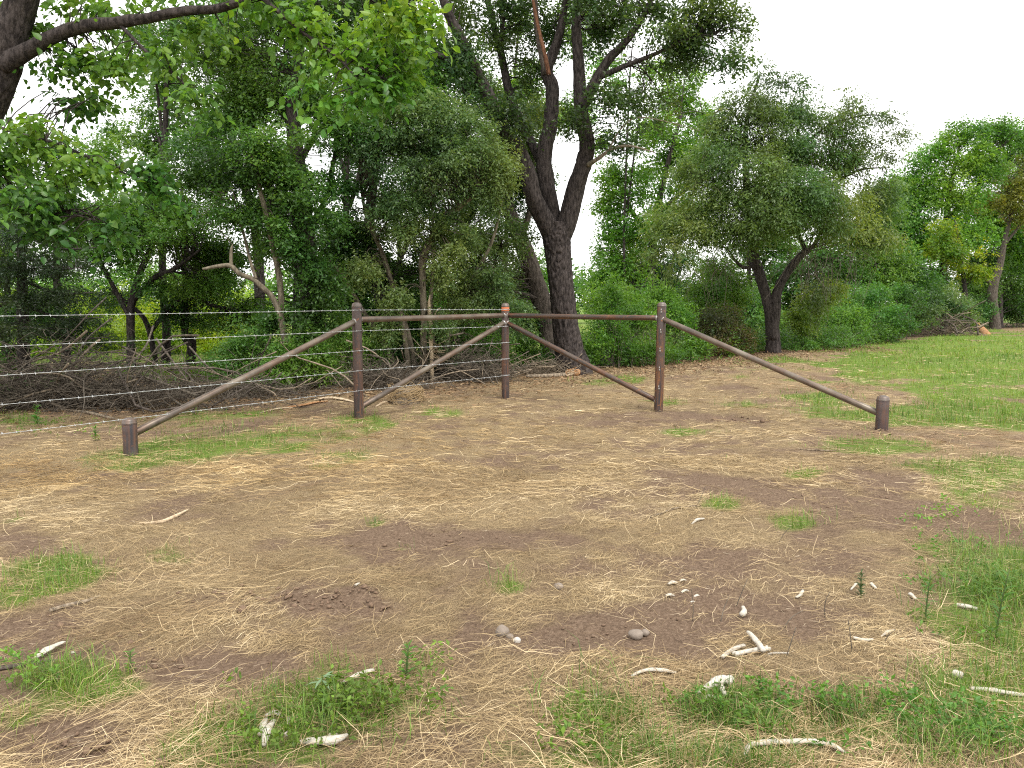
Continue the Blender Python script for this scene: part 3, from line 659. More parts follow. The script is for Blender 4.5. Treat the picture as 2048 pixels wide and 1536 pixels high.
# 7: small leafy trees filling the left middle
tree("slender_tree", "slender tree with mid green leaves behind the cedar boughs on the left", (265, 740),
     [[(264, 750, 16, .09), (262, 690, 16, .085), (262, 620, 16, .08), (275, 560, 16, .07), (300, 500, 16, .06), (330, 420, 16, .04), (340, 330, 16, .02)], [(262, 640, 16, .05), (230, 580, 16, .045), (200, 520, 16, .035), (170, 440, 16, .015)],
      [(268, 600, 16, .06), (310, 555, 15.8, .06), (345, 540, 15.6, .05), (400, 500, 15.4, .02)]],
     [(250, 430, 110, 60, 15.7), (120, 430, 90, 60, 15.8), (335, 480, 90, 45, 15.6), (200, 520, 100, 40, 16), (400, 420, 70, 50, 15.7), (330, 570, 70, 30, 15.8), (430, 570, 60, 35, 15.9)],
     .055, .55, G_MID, 1.8, M_BARK, 71, twn=240)
tree("understory_tree", "thin dark stemmed tree with arching boughs left of the crooked pale limb", (310, 735),
     [[(312, 745, 17, .07), (305, 690, 17, .06), (290, 640, 17, .055), (260, 610, 17, .04), (215, 575, 17, .02)], [(300, 665, 17, .05), (345, 610, 16.8, .05), (390, 595, 16.6, .045), (430, 612, 16.5, .04), (480, 620, 16.5, .02)], [(320, 640, 17, .03), (380, 560, 17, .03), (460, 500, 17, .015)]],
     [(380, 640, 70, 35, 17), (470, 640, 60, 40, 16.6), (230, 600, 60, 30, 17.2), (420, 520, 70, 40, 17)],
     .055, .5, G_MID, 1.3, M_BARK, 72, twn=140)
tree("tall_background_tree", "tall tree deep in the thicket below the overhanging branch", (520, 705),
     [[(520, 715, 21, .16), (520, 600, 21, .15), (510, 450, 21, .13), (470, 300, 21, .1), (440, 150, 21, .06), (430, 0, 21, .03)], [(505, 420, 21, .07), (560, 330, 21, .05), (600, 220, 21, .02)], [(490, 360, 21, .07), (400, 280, 21, .05), (330, 200, 21, .02)]],
     [(330, 200, 70, 60, 21), (450, 60, 110, 60, 21), (300, 60, 80, 40, 21), (560, 160, 80, 60, 21), (420, 250, 80, 55, 21), (650, 80, 90, 70, 21), (760, 130, 90, 70, 21), (250, 270, 60, 30, 21), (560, 400, 60, 40, 21), (720, 320, 50, 50, 21), (350, 420, 60, 40, 21)],
     .08, .6, G_DARK, 1.5, M_BARK, 73, twn=160)
# 8: the near tree at the upper left whose big leaves hang into the picture
D8 = 8.6
b8 = np.array([-7.3, 8.7, 0.0]); b8[2] = float(H(b8[0:1], b8[1:2])[0])
t8 = thing("overhanging_tree", b8, "large leaved tree at the upper left edge, limb overhanging the fence", "tree")
rt8 = at(-170, 560, D8)
P8 = [b8 - np.array([0, 0, .3]), b8 + np.array([.15, 0, .6]), at(-170, 520, D8), at(-85, 330, D8), at(-30, 200, D8), at(0, 120, D8), at(35, 30, D8), at(60, -60, D8), at(80, -200, D8)]
V, F = tube(np.array(P8) - b8, [.34, .27, .24, .225, .215, .21, .16, .14, .10], 40, 120, .12, 81, bark=.012)
new_obj("trunk", mesh("trunk", V, quads2tris(F), smooth=True), M_BARK, t8)
n8 = [catmull(np.array(P8[4:]), 14)]
n8.append(limb("limb", t8, [(-25, 170, D8, .13), (-45, 60, D8 + .1, .12), (-60, -60, D8 + .2, .10), (-70, -180, D8 + .2, .06)], b8, M_BARK2, 18, 30, .12, 82, bark=.008))
n8.append(limb("limb", t8, [(10, 130, D8 - .05, .12), (55, 102, D8 - .1, .085), (110, 72, D8 - .15, .075), (170, 52, D8 - .2, .068), (235, 45, D8 - .25, .06), (300, 35, D8 - .3, .055), (370, 22, D8 - .3, .05), (430, 18, D8 - .3, .045), (520, -5, D8 - .4, .035), (640, -20, D8 - .4, .025), (760, -15, D8 - .4, .015)], b8, M_BARK, 18, 60, .12, 83, bark=.006))
n8.append(limb("limb", t8, [(-60, 230, D8 - .1, .02), (20, 262, D8 - .4, .016), (120, 290, D8 - .5, .017), (220, 335, D8 - .6, .012), (310, 370, D8 - .7, .006)], b8, M_BARK, 10, 24, .1, 84))
n8.append(limb("limb", t8, [(-90, 300, D8 - .1, .02), (0, 380, D8 - .4, .016), (80, 410, D8 - .6, .014), (190, 440, D8 - .7, .006)], b8, M_BARK, 10, 20, .1, 85))
n8.append(limb("limb", t8, [(520, -8, D8 - .4, .025), (600, 60, D8 - .5, .018), (680, 120, D8 - .5, .012), (740, 190, D8 - .5, .006)], b8, M_BARK, 8, 20, .1, 86))
n8.append(limb("limb", t8, [(235, 45, D8 - .25, .022), (300, 110, D8 - .4, .016), (370, 170, D8 - .6, .009), (395, 220, D8 - .6, .005)], b8, M_BARK, 8, 20, .1, 87))
lob8 = [(760, 40, 110, 55, 8.3), (680, 110, 80, 42, 8.2), (745, 165, 70, 38, 8.1), (790, 110, 60, 45, 8.2), (850, 40, 36, 45, 8.3), (640, 60, 70, 40, 8.3), (560, 20, 90, 36, 8.3), (700, 200, 45, 25, 8.1), (620, 180, 35, 22, 8.2), (800, 175, 34, 30, 8.2)]
o8, C8a, G8a = foliage("crown", t8, lob8, .105, .62, G_BRIGHT, 2.1, 6, .30, 88, .7, .34, 1.6, droop=.55, full=True, base=b8, flat=.5, clump=1.6)
lob8b = [(390, 185, 44, 30, 7.8), (345, 110, 60, 32, 8.1), (385, 235, 30, 14, 7.8), (140, 130, 60, 36, 8.6), (250, 125, 75, 42, 8.6), (160, 200, 60, 30, 8.7), (60, 275, 85, 36, 7.9), (180, 345, 95, 36, 7.9), (275, 350, 70, 34, 7.9), (50, 400, 90, 50, 7.8), (170, 420, 80, 34, 8.0), (330, 385, 36, 26, 8), (210, 20, 110, 24, 8.7), (80, 60, 40, 40, 8.8), (-20, 330, 70, 60, 7.9), (210, 460, 50, 24, 8), (420, 60, 60, 26, 8.4), (110, 470, 60, 24, 7.9), (20, 30, 40, 30, 8.9)]
o8b, C8b, G8b = foliage("crown", t8, lob8b, .095, .62, G_MID + [(.13, .27, .05)], 2.4, 6, .28, 89, .7, .36, 1.6, droop=.5, full=True, base=b8, flat=.5, clump=1.4)
lob8c = [(400, -120, 500, 80, 8.6), (-150, 150, 120, 200, 8.8), (-160, 420, 110, 120, 8.2), (100, -140, 250, 90, 9)]
foliage("crown", t8, lob8c, .11, .62, G_MID, .8, 6, .30, 90, .8, .36, 1.4, droop=.5, full=False, base=b8)
C8 = np.vstack([C8a, C8b]); rg = np.random.default_rng(8)
branchlets("twigs", t8, np.vstack(n8), C8[rg.choice(len(C8), 300, replace=False)], .010, .0025, M_BARK, b8, 88, seg=7, kind="stuff")
# the largest single leaves
lm_v, lm_f, _ = leaf_arrays(np.zeros((1, 3)), np.array([[1., 0, 0]]), np.array([[0, 0, 1.]]), [1.0], [.62], True)
leaf_mes = []
for i, c in enumerate([(.10, .235, .03), (.075, .185, .026), (.135, .285, .04), (.055, .14, .022)]):
    me = mesh("leaf", lm_v, lm_f, np.tile(np.array([c]), (len(lm_v), 1))); me.materials.append(M_LEAF); leaf_mes.append(me)
near = np.concatenate([np.where((C8a[:, 1] < 8.15))[0][:400]])
for k in range(200):
    src, par = (C8a, o8) if k < 130 else (C8b, o8b)
    c = src[rg.integers(len(src))] + rg.normal(size=3) * .07 + np.array([0, -.12, -.02])
    lf = new_obj("leaf", leaf_mes[rg.integers(4)], None, par, tuple(c - b8))
    lf.scale = [float(rg.uniform(.09, .125))] * 3
    lf.rotation_euler = (float(rg.normal() * .5), float(.5 + rg.normal() * .4), float(rg.uniform(0, 6.28)))

# 9: the small wispy tree in the middle right
b9 = gnd(1547, 708); D9 = float(b9[1])
tree("wispy_tree", "low forked tree with drooping wispy twigs standing right of the fence", (1547, 708),
     [[(1549, 730, D9, .27), (1547, 700, D9, .225), (1545, 660, D9, .19), (1540, 620, D9, .17), (1532, 590, D9, .15), (1520, 550, D9, .15), (1510, 520, D9, .14), (1502, 480, D9, .12), (1495, 420, D9, .11), (1492, 350, D9, .09), (1490, 280, D9, .07), (1500, 210, D9, .05), (1520, 150, D9, .02)],
      [(1546, 680, D9 - .1, .12), (1550, 630, D9 - .1, .15), (1556, 580, D9 - .1, .14), (1578, 540, D9 - .1, .12), (1600, 512, D9 - .1, .11), (1618, 500, D9 - .1, .08)],
      [(1612, 505, D9, .06), (1590, 440, D9, .07), (1592, 360, D9, .06), (1595, 290, D9, .05), (1600, 230, D9, .03), (1610, 170, D9, .01)],
      [(1512, 530, D9, .07), (1488, 535, D9 - .2, .05), (1470, 520, D9 - .4, .035), (1450, 495, D9 - .6, .02), (1400, 490, D9 - .8, .008)],
      [(1495, 420, D9, .05), (1440, 380, D9 - .3, .04), (1390, 370, D9 - .6, .015)], [(1592, 400, D9, .05), (1660, 370, D9 + .2, .045), (1720, 340, D9 + .3, .03), (1780, 335, D9 + .4, .01)],
      [(1595, 300, D9, .035), (1660, 250, D9, .03), (1740, 230, D9, .02), (1800, 240, D9, .008)], [(1490, 260, D9, .03), (1460, 220, D9, .02), (1430, 225, D9, .01)], [(1494, 300, D9, .03), (1550, 260, D9, .02), (1590, 240, D9, .01)]],
     [(1760, 400, 60, 50, D9 + .5), (1750, 470, 60, 40, D9 + .3), (1400, 350, 60, 45, D9 - .3), (1330, 440, 50, 40, D9 - .6), (1500, 340, 90, 50, D9 - .9), (1600, 380, 90, 50, D9 - 1), (1500, 430, 100, 45, D9 - 1.1), (1650, 440, 70, 34, D9 - .9), (1440, 250, 50, 40, D9), (1540, 245, 60, 45, D9 - .5), (1660, 250, 60, 40, D9), (1495, 205, 65, 40, D9), (1590, 225, 70, 40, D9), (1480, 290, 85, 50, D9 - .6), (1620, 300, 90, 50, D9), (1540, 395, 120, 60, D9 - .8), (1650, 395, 85, 60, D9 - .2), (1430, 400, 80, 50, D9 - .6), (1540, 450, 80, 30, D9 - .9), (1700, 320, 60, 45, D9 + .3), (1690, 440, 65, 45, D9), (1460, 465, 70, 38, D9 - .8), (1555, 310, 60, 50, D9 + .5), (1380, 455, 60, 40, D9 - .8)],
     .095, .34, [(.062, .120, .040), (.105, .190, .060), (.165, .265, .085)], 1.75, M_BARK, 91, twn=420, tw=(.012, .003), droop=.6, tw_mat=M_TWIG, bk=.012, sides=16, gap=.45, gfreq=1.1)
t9 = [o for o in COL.objects if o.name.startswith("wispy_tree")][0]
foliage("crown", t9, [(1530, 150, 26, 32, D9), (1560, 165, 36, 24, D9), (1600, 165, 28, 26, D9), (1690, 205, 46, 28, D9), (1760, 235, 48, 26, D9), (1805, 265, 26, 22, D9 + .2), (1735, 290, 50, 32, D9 + .2), (1775, 300, 30, 26, D9 + .2), (1330, 500, 60, 32, D9 - 1), (1655, 180, 20, 18, D9), (1340, 520, 50, 40, D9 - 1), (1640, 580, 40, 40, D9 - .6)],    .095, .34, [(.055, .105, .04), (.09, .16, .06), (.135, .215, .08)], .8, 7, .28, 92, .8, .46, 1.6, .6, base=np.array(t9.location))
# hanging bare twigs and vines under it
vp, rg = [], np.random.default_rng(93)
for k in range(150):
    px, py = rg.choice([1340, 1400, 1450, 1480, 1610, 1630, 1650, 1700]) + rg.normal() * 26, rg.uniform(480, 540)
    d = D9 - rg.uniform(.2, 1.2); a = at(px, py, d); ln = rg.uniform(.4, 1.3)
    q = a + np.array([rg.normal() * .3, rg.normal() * .2, -ln])
    vp.append(tube(np.array([a, (a + q) / 2 + rg.normal(size=3) * .15 + np.array([0, 0, .1]), q]) - np.array(t9.location), [.006, .005, .003], 4, 6, cap=False))
V, F = cat(vp); o = new_obj("hanging_twigs", mesh("hanging_twigs", V, quads2tris(F)), M_TWIG, t9); o["kind"] = "stuff"

# 10: trees further back on the right and behind the middle
def back_tree(name, label, base_px, trunk, lobes, cols, seed, L=.11, cover=1.8, bark=M_BARK, twn=120, gap=.42, group="trees along the far side of the clearing", wr=.6, depth=None):
    b = None
    if depth:
        b = at(base_px[0], base_px[1], depth); b[2] = float(H(b[0:1], b[1:2])[0])
    return tree(name, label, base_px, trunk, lobes, L, wr, cols, cover, bark, seed, twn=twn, gap=gap, gfreq=.7, group=group, base=b, clump=.45, tw=(.022, .006))
back_tree("light_green_tree", "light green leafy tree showing between the forked tree and the wispy tree", (1300, 650),
          [[(1300, 660, 30, .2), (1300, 560, 30, .18), (1310, 450, 30, .15), (1330, 350, 30, .1), (1360, 240, 30, .05)], [(1305, 480, 30, .1), (1250, 400, 30, .07), (1230, 330, 30, .03)], [(1315, 430, 30, .1), (1390, 350, 31, .07), (1420, 240, 31, .03)]],
          [(1215, 420, 32, 40, 29.8), (1208, 500, 28, 44, 29.5), (1215, 565, 36, 36, 29.4), (1225, 350, 34, 36, 29.8), (1215, 290, 26, 30, 30), (1262, 370, 62, 50, 29.6), (1330, 320, 68, 60, 30.5), (1235, 455, 40, 55, 30), (1395, 225, 45, 48, 31), (1400, 310, 60, 60, 30.5), (1300, 450, 75, 50, 29.5), (1375, 410, 70, 55, 30), (1290, 270, 50, 36, 30.5), (1345, 195, 40, 36, 31), (1255, 530, 55, 45, 29.5), (1380, 160, 30, 28, 31)], G_BRIGHT, 101, depth=30)
back_tree("midground_tree", "rounded mid green tree filling the gap right of the wispy tree", (1740, 655),
          [[(1740, 665, 33, .2), (1745, 580, 33, .18), (1750, 480, 33, .12), (1760, 400, 33, .05)], [(1745, 540, 33, .1), (1690, 480, 33, .06), (1650, 420, 33, .03)]],
          [(1760, 440, 50, 60, 33), (1720, 520, 62, 50, 32.5), (1780, 530, 60, 60, 33), (1680, 570, 60, 50, 32), (1640, 520, 60, 60, 33.5), (1770, 390, 30, 40, 34), (1830, 560, 50, 50, 33.5), (1580, 560, 50, 60, 33)], G_MID, 102, depth=33)
back_tree("tall_bright_tree", "tall bright green tree with stepped crown, second from the right edge", (1885, 658),
          [[(1885, 665, 40, .26), (1885, 580, 40, .24), (1890, 480, 40, .18), (1900, 380, 40, .12), (1920, 290, 40, .05)], [(1887, 520, 40, .12), (1840, 440, 40, .08), (1820, 370, 40, .03)], [(1892, 440, 40, .1), (1950, 380, 40, .07), (1985, 310, 40, .03)]],
          [(1990, 262, 46, 28, 40.5), (2030, 275, 44, 36, 41), (1810, 350, 26, 30, 40), (1880, 290, 36, 28, 40), (1800, 400, 30, 36, 39.6), (1935, 275, 45, 34, 40), (1975, 265, 42, 26, 41), (1890, 330, 50, 40, 40), (1850, 320, 36, 28, 40), (1845, 400, 48, 48, 39.5), (1910, 390, 60, 50, 39.5), (1965, 340, 52, 45, 40.5), (1830, 355, 28, 34, 40), (1950, 310, 40, 40, 39.5), (1880, 480, 60, 40, 39), (1830, 470, 40, 40, 39.5), (1950, 470, 45, 40, 39.5)], G_BRIGHT, 103, L=.13, depth=40)
back_tree("yellow_tipped_tree", "small green tree with a patch of yellow leaves in front of the bright tall tree", (1930, 656),
          [[(1935, 662, 37, .12), (1930, 580, 37, .1), (1920, 500, 37, .07), (1910, 440, 37, .03)]],
          [(1900, 455, 36, 20, 36.5), (1935, 480, 40, 26, 36.5), (1905, 510, 50, 30, 36.5), (1950, 530, 40, 34, 37), (1880, 490, 30, 20, 36.6)], [(.07, .17, .02), (.14, .25, .022), (.36, .40, .02)], 104, L=.11, twn=50, depth=37)
back_tree("grey_twigged_tree", "grey trunked tree at the right edge with bare twigs and sparse yellowish leaves", (1988, 657),
          [[(1990, 662, 42, .30), (1988, 630, 42, .26), (1985, 590, 42, .24), (1990, 560, 42, .22), (2000, 530, 42, .18), (2010, 480, 42, .12), (2025, 420, 42, .07), (2035, 360, 42, .03)], [(1990, 575, 42, .1), (1975, 560, 42, .08), (1972, 545, 42, .03)], [(2008, 490, 42, .08), (2050, 440, 42, .06), (2090, 400, 42, .02)]],
          [(2030, 360, 50, 26, 41.5), (2010, 400, 45, 24, 41.5), (1975, 395, 30, 20, 41.5), (2050, 420, 40, 40, 42), (2060, 330, 40, 30, 42)], [(.10, .15, .035), (.17, .21, .05), (.24, .26, .07)], 105, L=.12, cover=1.5, bark=M_BARK2, twn=170, depth=42)
back_tree("right_edge_tree", "dense green tree crown cut by the right edge of the picture", (2075, 652),
          [[(2080, 660, 46, .26), (2080, 560, 46, .24), (2070, 420, 46, .18), (2050, 320, 46, .08)]],
          [(2045, 285, 46, 36, 46), (2085, 330, 60, 60, 46), (2040, 350, 45, 40, 47), (2090, 430, 60, 60, 46), (2040, 500, 50, 40, 46.5), (2090, 540, 60, 50, 46), (2000, 330, 36, 30, 47)], G_MID, 106, L=.14, depth=46)
for i, (px, d, tp, lab) in enumerate([(2180, 52, 300, "farthest tree past the right edge"), (2290, 55, 280, "tree standing outside the right edge of the view")]):
    back_tree("clearing_edge_tree", lab, (px, 650), [[(px, 655, d, .25), (px, 520, d, .2), (px + 10, 380, d, .08)]], [(px, tp + 40, 60, 60, d), (px + 40, tp + 120, 70, 60, d), (px - 30, tp + 180, 70, 60, d), (px, tp + 260, 80, 50, d)], G_MID, 107 + i, L=.17, cover=1.2, twn=20, depth=d)
back_tree("dark_trunk_tree", "dark thin trunk just right of the grey trunk near the right edge", (2000, 656),
          [[(2001, 662, 43.5, .16), (2000, 600, 43.5, .14), (1998, 540, 43.5, .10), (1990, 480, 43.5, .04)]], [(1975, 520, 40, 30, 43.5), (2020, 560, 50, 30, 44), (2040, 600, 40, 26, 44), (1960, 560, 40, 30, 43.8)], G_DARK, 110, L=.12, twn=40, depth=43.5)

# more of the thicket: slim trees filling the belt, lobes scattered through each crown
def filler(name, label, px, x0, x1, y0, y1, d, nl, cols, seed, L=.065, cover=1.9, skip=(), bark=M_BARK, r=.09, rl=(42, 72), group="slim trees of the thicket"):
    rg = np.random.default_rng(seed); lobes = []
    while len(lobes) < nl:
        cx, cy_ = rg.uniform(x0, x1), rg.uniform(y0, y1)
        if any(((cx - a) / c) ** 2 + ((cy_ - b_) / e) ** 2 < 1 for a, b_, c, e in skip): continue
        q = rg.uniform(*rl); lobes.append((cx, cy_, q, q * rg.uniform(.55, .85), d + rg.uniform(-.8, .8)))
    b = at(px, 640, d); b[2] = float(H(b[0:1], b[1:2])[0])
    yb = float(project(b[0:1], b[1:2], b[2:3])[1][0]); xm = (x0 + x1) / 2
    stems = [[(px, yb + 8, d, r * 1.25), (px + 3, yb - 60, d, r), (px - 6 + .2 * (xm - px), (yb + y1) / 2, d, r * .9), (px + .5 * (xm - px), (y0 + y1) / 2, d, r * .6), (xm, y0 + 20, d, r * .2)]]
    for k in range(3):
        l0 = lobes[k]; f = rg.uniform(.4, .7); stems.append([(px + .5 * (xm - px) * f, yb + (y0 * .5 + y1 * .5 - yb) * f - 30, d, r * .5), ((px + l0[0]) / 2, (l0[1] + (y0 + y1) / 2) / 2 + 30, d, r * .35), (l0[0], l0[1], l0[4], r * .1)])
    return tree(name, label, None, stems, lobes, L * 1.08, .52, cols, cover, bark, seed, twn=120, base=b, group=group, gap=.45)
SKY = [(90, 215, 75, 45), (260, 265, 80, 34), (640, 330, 22, 60), (590, 440, 40, 40)]
filler("thicket_tree", "slim tree filling the thicket behind the cedar", 130, -60, 240, 300, 520, 17.5, 9, G_MID, 151, .07, skip=SKY)
filler("thicket_tree", "slim dark tree left of the crooked pale limb", 380, 250, 470, 330, 600, 17.0, 9, G_DARK, 152, .068, skip=SKY)
filler("thicket_tree", "slim dark tree right of the crooked pale limb", 600, 470, 700, 400, 660, 16.5, 9, G_DARK, 153, .065, skip=SKY)
filler("thicket_tree", "slim tree behind the middle of the left rail", 810, 680, 900, 380, 680, 17.0, 10, G_MID, 154, .065, skip=SKY)
filler("thicket_tree", "slim grey green tree left of the leaning grey trunk", 960, 860, 1060, 420, 690, 16.6, 8, G_GREY, 155, .06, skip=SKY)
filler("thicket_tree", "tall slim tree behind the overhanging bright leaves", 700, 480, 900, -40, 330, 17.5, 11, G_DARK, 156, .07, skip=SKY)
filler("thicket_tree", "tall slim tree below the overhanging limb on the left", 330, 170, 500, 60, 330, 18.0, 9, G_MID, 157, .075, skip=SKY, cover=1.5)
filler("thicket_tree", "slim tree left of the forked tree with leaves over its left limb", 930, 800, 1050, 120, 420, 18.0, 10, G_GREY, 158, .068, skip=SKY)
filler("thicket_tree", "low dark tree at the left edge behind the brush heap", 20, -140, 160, 470, 700, 15.0, 8, G_DARK, 159, .06, skip=SKY)
BG = "woodland trees behind the clearing"
filler("woodland_tree", "bright woodland tree glimpsed between the limbs of the forked tree", 1010, 930, 1180, -30, 250, 27, 13, G_BRIGHT, 169, .10, cover=1.15, rl=(34, 60), group=BG, r=.07)
filler("woodland_tree", "bright woodland tree behind the right limb of the forked tree", 1250, 1200, 1340, 40, 260, 29, 8, G_BRIGHT, 170, .11, cover=.9, rl=(30, 50), group=BG, r=.05)
filler("woodland_tree", "broad bright woodland tree behind the yellow tipped tree", 1960, 1820, 2090, 340, 540, 45, 16, G_BRIGHT, 171, .15, cover=1.7, rl=(34, 54), group=BG, r=.2)
filler("woodland_tree", "low woodland tree filling the gap left of the wispy trunk", 1440, 1380, 1540, 545, 640, 31, 9, G_MID, 172, .11, cover=1.8, rl=(30, 46), group=BG, r=.1)
filler("woodland_tree", "low woodland tree behind the bush at the right tall post", 1270, 1190, 1380, 560, 640, 30, 8, G_MID, 173, .11, cover=1.7, rl=(30, 46), group=BG, r=.1)
filler("woodland_tree", "woodland tree in the gap just right of the forked trunk", 1240, 1190, 1340, 520, 640, 36, 8, G_BRIGHT, 161, .13, rl=(30, 50), group=BG, r=.15)
filler("woodland_tree", "dark woodland tree behind the right tall post", 1330, 1260, 1440, 480, 640, 34, 9, G_DARK, 162, .12, rl=(32, 52), group=BG, r=.15)
filler("woodland_tree", "woodland tree behind the trunk of the wispy tree", 1500, 1400, 1590, 440, 640, 35, 11, G_MID, 163, .125, rl=(32, 54), group=BG, r=.15)
filler("woodland_tree", "woodland tree right of the wispy trunk", 1660, 1560, 1740, 470, 650, 36, 10, G_MID, 164, .125, rl=(32, 54), group=BG, r=.15)
filler("woodland_tree", "woodland tree behind the heaped broken branches", 1800, 1730, 1880, 430, 650, 40, 10, G_MID, 165, .14, rl=(30, 50), group=BG, r=.15)
filler("woodland_tree", "dark woodland tree behind the split log", 1930, 1850, 2000, 500, 640, 47, 9, G_DARK, 166, .16, rl=(28, 44), group=BG, r=.16)
filler("woodland_tree", "dark woodland tree at the right edge behind the grey trunk", 2050, 1980, 2140, 440, 640, 52, 10, G_DARK, 167, .17, rl=(28, 46), group=BG, r=.18)
filler("woodland_tree", "bright green woodland tree left of the tall bright tree", 1800, 1770, 1850, 380, 520, 42, 6, G_BRIGHT, 168, .14, rl=(26, 42), group=BG, r=.15)

# ------------------------------------------------------------------ shrubs (each a thing with stems and leaves)
def shrub(label, lobes, cols, seed, L=.06, wr=.5, cover=1.7, gap=.40, depth=None, name="shrub", twigs=26, droop=.2, per=7, group="shrubs along the edge of the wood", tm=None, slen=None, flat=.5):
    d = depth or np.mean([l[4] for l in lobes]); cx = np.mean([l[0] for l in lobes])
    b = at(cx, 640, d); b[2] = float(H(b[0:1], b[1:2])[0])
    t = thing(name, b, label, "shrub", group)
    o, C, G = foliage("leaves", t, lobes, L, wr, cols, cover, per, slen, seed, .8, gap, 1.8, droop, base=b, flat=flat)
    rg = np.random.default_rng(seed)
    root = b + rg.normal(size=(6, 3)) * np.array([.25, .2, 0]); root[:, 2] = b[2] - .03
    branchlets("stems", t, root, C[rg.choice(len(C), min(twigs, len(C)), replace=False)], .010, .003, tm or M_TWIG, b, seed, seg=7, sag=.1, kind="stuff")
    return t
R_ = [  # label, lobes, colours, L
 ("dark leafy shrub at the foot of the upright dark trunk", [(590, 700, 60, 50, 12.9), (560, 750, 50, 30, 12.7), (640, 720, 40, 50, 13)], G_MID, .05),
 ("dense shrub directly behind the long left brace", [(490, 680, 60, 55, 13.2), (450, 730, 50, 36, 13), (520, 640, 50, 40, 13.4)], G_MID, .05),
 ("shrub between the left tall post and the multi-stemmed tree", [(690, 680, 45, 60, 13.6), (740, 700, 45, 45, 14), (670, 750, 40, 26, 13.3)], G_MID, .05),
 ("shrub behind the rail midway between the two left posts", [(800, 700, 45, 45, 15), (900, 700, 50, 40, 15.2), (840, 640, 50, 50, 15.4)], G_DARK, .055),
 ("bright green weedy shrub just left of the corner post", [(960, 690, 50, 42, 15.6), (1000, 660, 40, 45, 16), (930, 650, 40, 40, 16)], G_BRIGHT, .055),
 ("grassy green shrub between the corner post and the forked trunk", [(1050, 690, 36, 40, 17.2), (1060, 650, 36, 36, 17.6), (1030, 720, 30, 20, 16.8)], G_BRIGHT, .055),
 ("tall bright weeds hugging the right side of the forked trunk", [(1215, 650, 40, 55, 17.4), (1190, 690, 30, 36, 17), (1225, 590, 34, 40, 17.8)], G_BRIGHT, .06),
 ("bright green bush behind the right hand rail", [(1280, 640, 50, 48, 18.6), (1250, 700, 40, 28, 17.6), (1300, 700, 45, 28, 18)], G_BRIGHT, .06),
 ("leafy bush behind the right tall post", [(1345, 640, 45, 50, 20), (1370, 690, 45, 28, 19.6), (1320, 600, 40, 36, 20.5)], G_BRIGHT, .065),
 ("brownish tangled bush left of the wispy tree", [(1440, 650, 60, 45, 21.6), (1480, 680, 36, 26, 21.4), (1420, 690, 50, 20, 21)], [(.06, .075, .03), (.10, .10, .045), (.14, .125, .06)], .05),
 ("green bush under the low boughs left of the wispy tree", [(1410, 590, 50, 45, 23), (1470, 590, 40, 40, 23.4), (1440, 540, 50, 30, 23.6)], G_MID, .07),
 ("yellow green bush just right of the wispy trunk", [(1625, 610, 40, 50, 23.2), (1600, 650, 36, 36, 22.8), (1660, 580, 36, 26, 23.6)], [(.08, .15, .025), (.13, .22, .035), (.20, .29, .05)], .07),
 ("low brambles at the foot of the wispy tree, right side", [(1640, 680, 50, 16, 23), (1600, 690, 36, 14, 22.6), (1680, 668, 40, 20, 23.8)], G_MID, .06),
 ("dark green bush below the right brace", [(1700, 640, 50, 42, 25.5), (1730, 600, 45, 40, 26), (1690, 680, 40, 14, 25)], G_MID, .075),
 ("rounded green bush right of the dark green bush", [(1790, 640, 45, 36, 28), (1810, 600, 40, 36, 29), (1770, 665, 36, 16, 27.4)], G_MID, .08),
 ("grey green shrub behind the fallen brush at right", [(1880, 600, 50, 40, 35), (1850, 630, 36, 28, 33), (1920, 620, 36, 30, 36)], G_GREY, .09),
 ("dark undergrowth right of the grey trunk at the right edge", [(2035, 620, 40, 30, 46), (2010, 600, 30, 36, 46), (2060, 600, 40, 36, 46)], G_DARK, .12),
 ("dark shrub left of the grey trunk near the right edge", [(1955, 620, 36, 36, 42), (1965, 580, 30, 30, 43), (1930, 640, 24, 20, 40)], G_DARK, .11),
]
R_ += [("low bush closing the gap left of the wispy trunk", [(1500, 612, 56, 36, 29), (1450, 600, 50, 40, 29.5), (1540, 640, 50, 26, 28)], G_MID, .09),
 ("low bush far behind the dark green bush", [(1740, 606, 60, 40, 31), (1690, 612, 50, 36, 30.5), (1650, 640, 50, 26, 29)], G_MID, .095),
 ("low bush left of the fallen brush at right", [(1830, 612, 46, 36, 36), (1800, 640, 40, 20, 34), (1860, 580, 46, 36, 37)], G_BRIGHT, .10),
 ("bright low bush behind the right rail near the forked trunk", [(1200, 600, 40, 40, 24), (1250, 610, 50, 36, 24.5), (1310, 600, 50, 40, 25)], G_BRIGHT, .085)]
for i, (lab, lobes, cols, L) in enumerate(R_): shrub(lab, lobes, cols, 200 + i, L, cover=2.0)
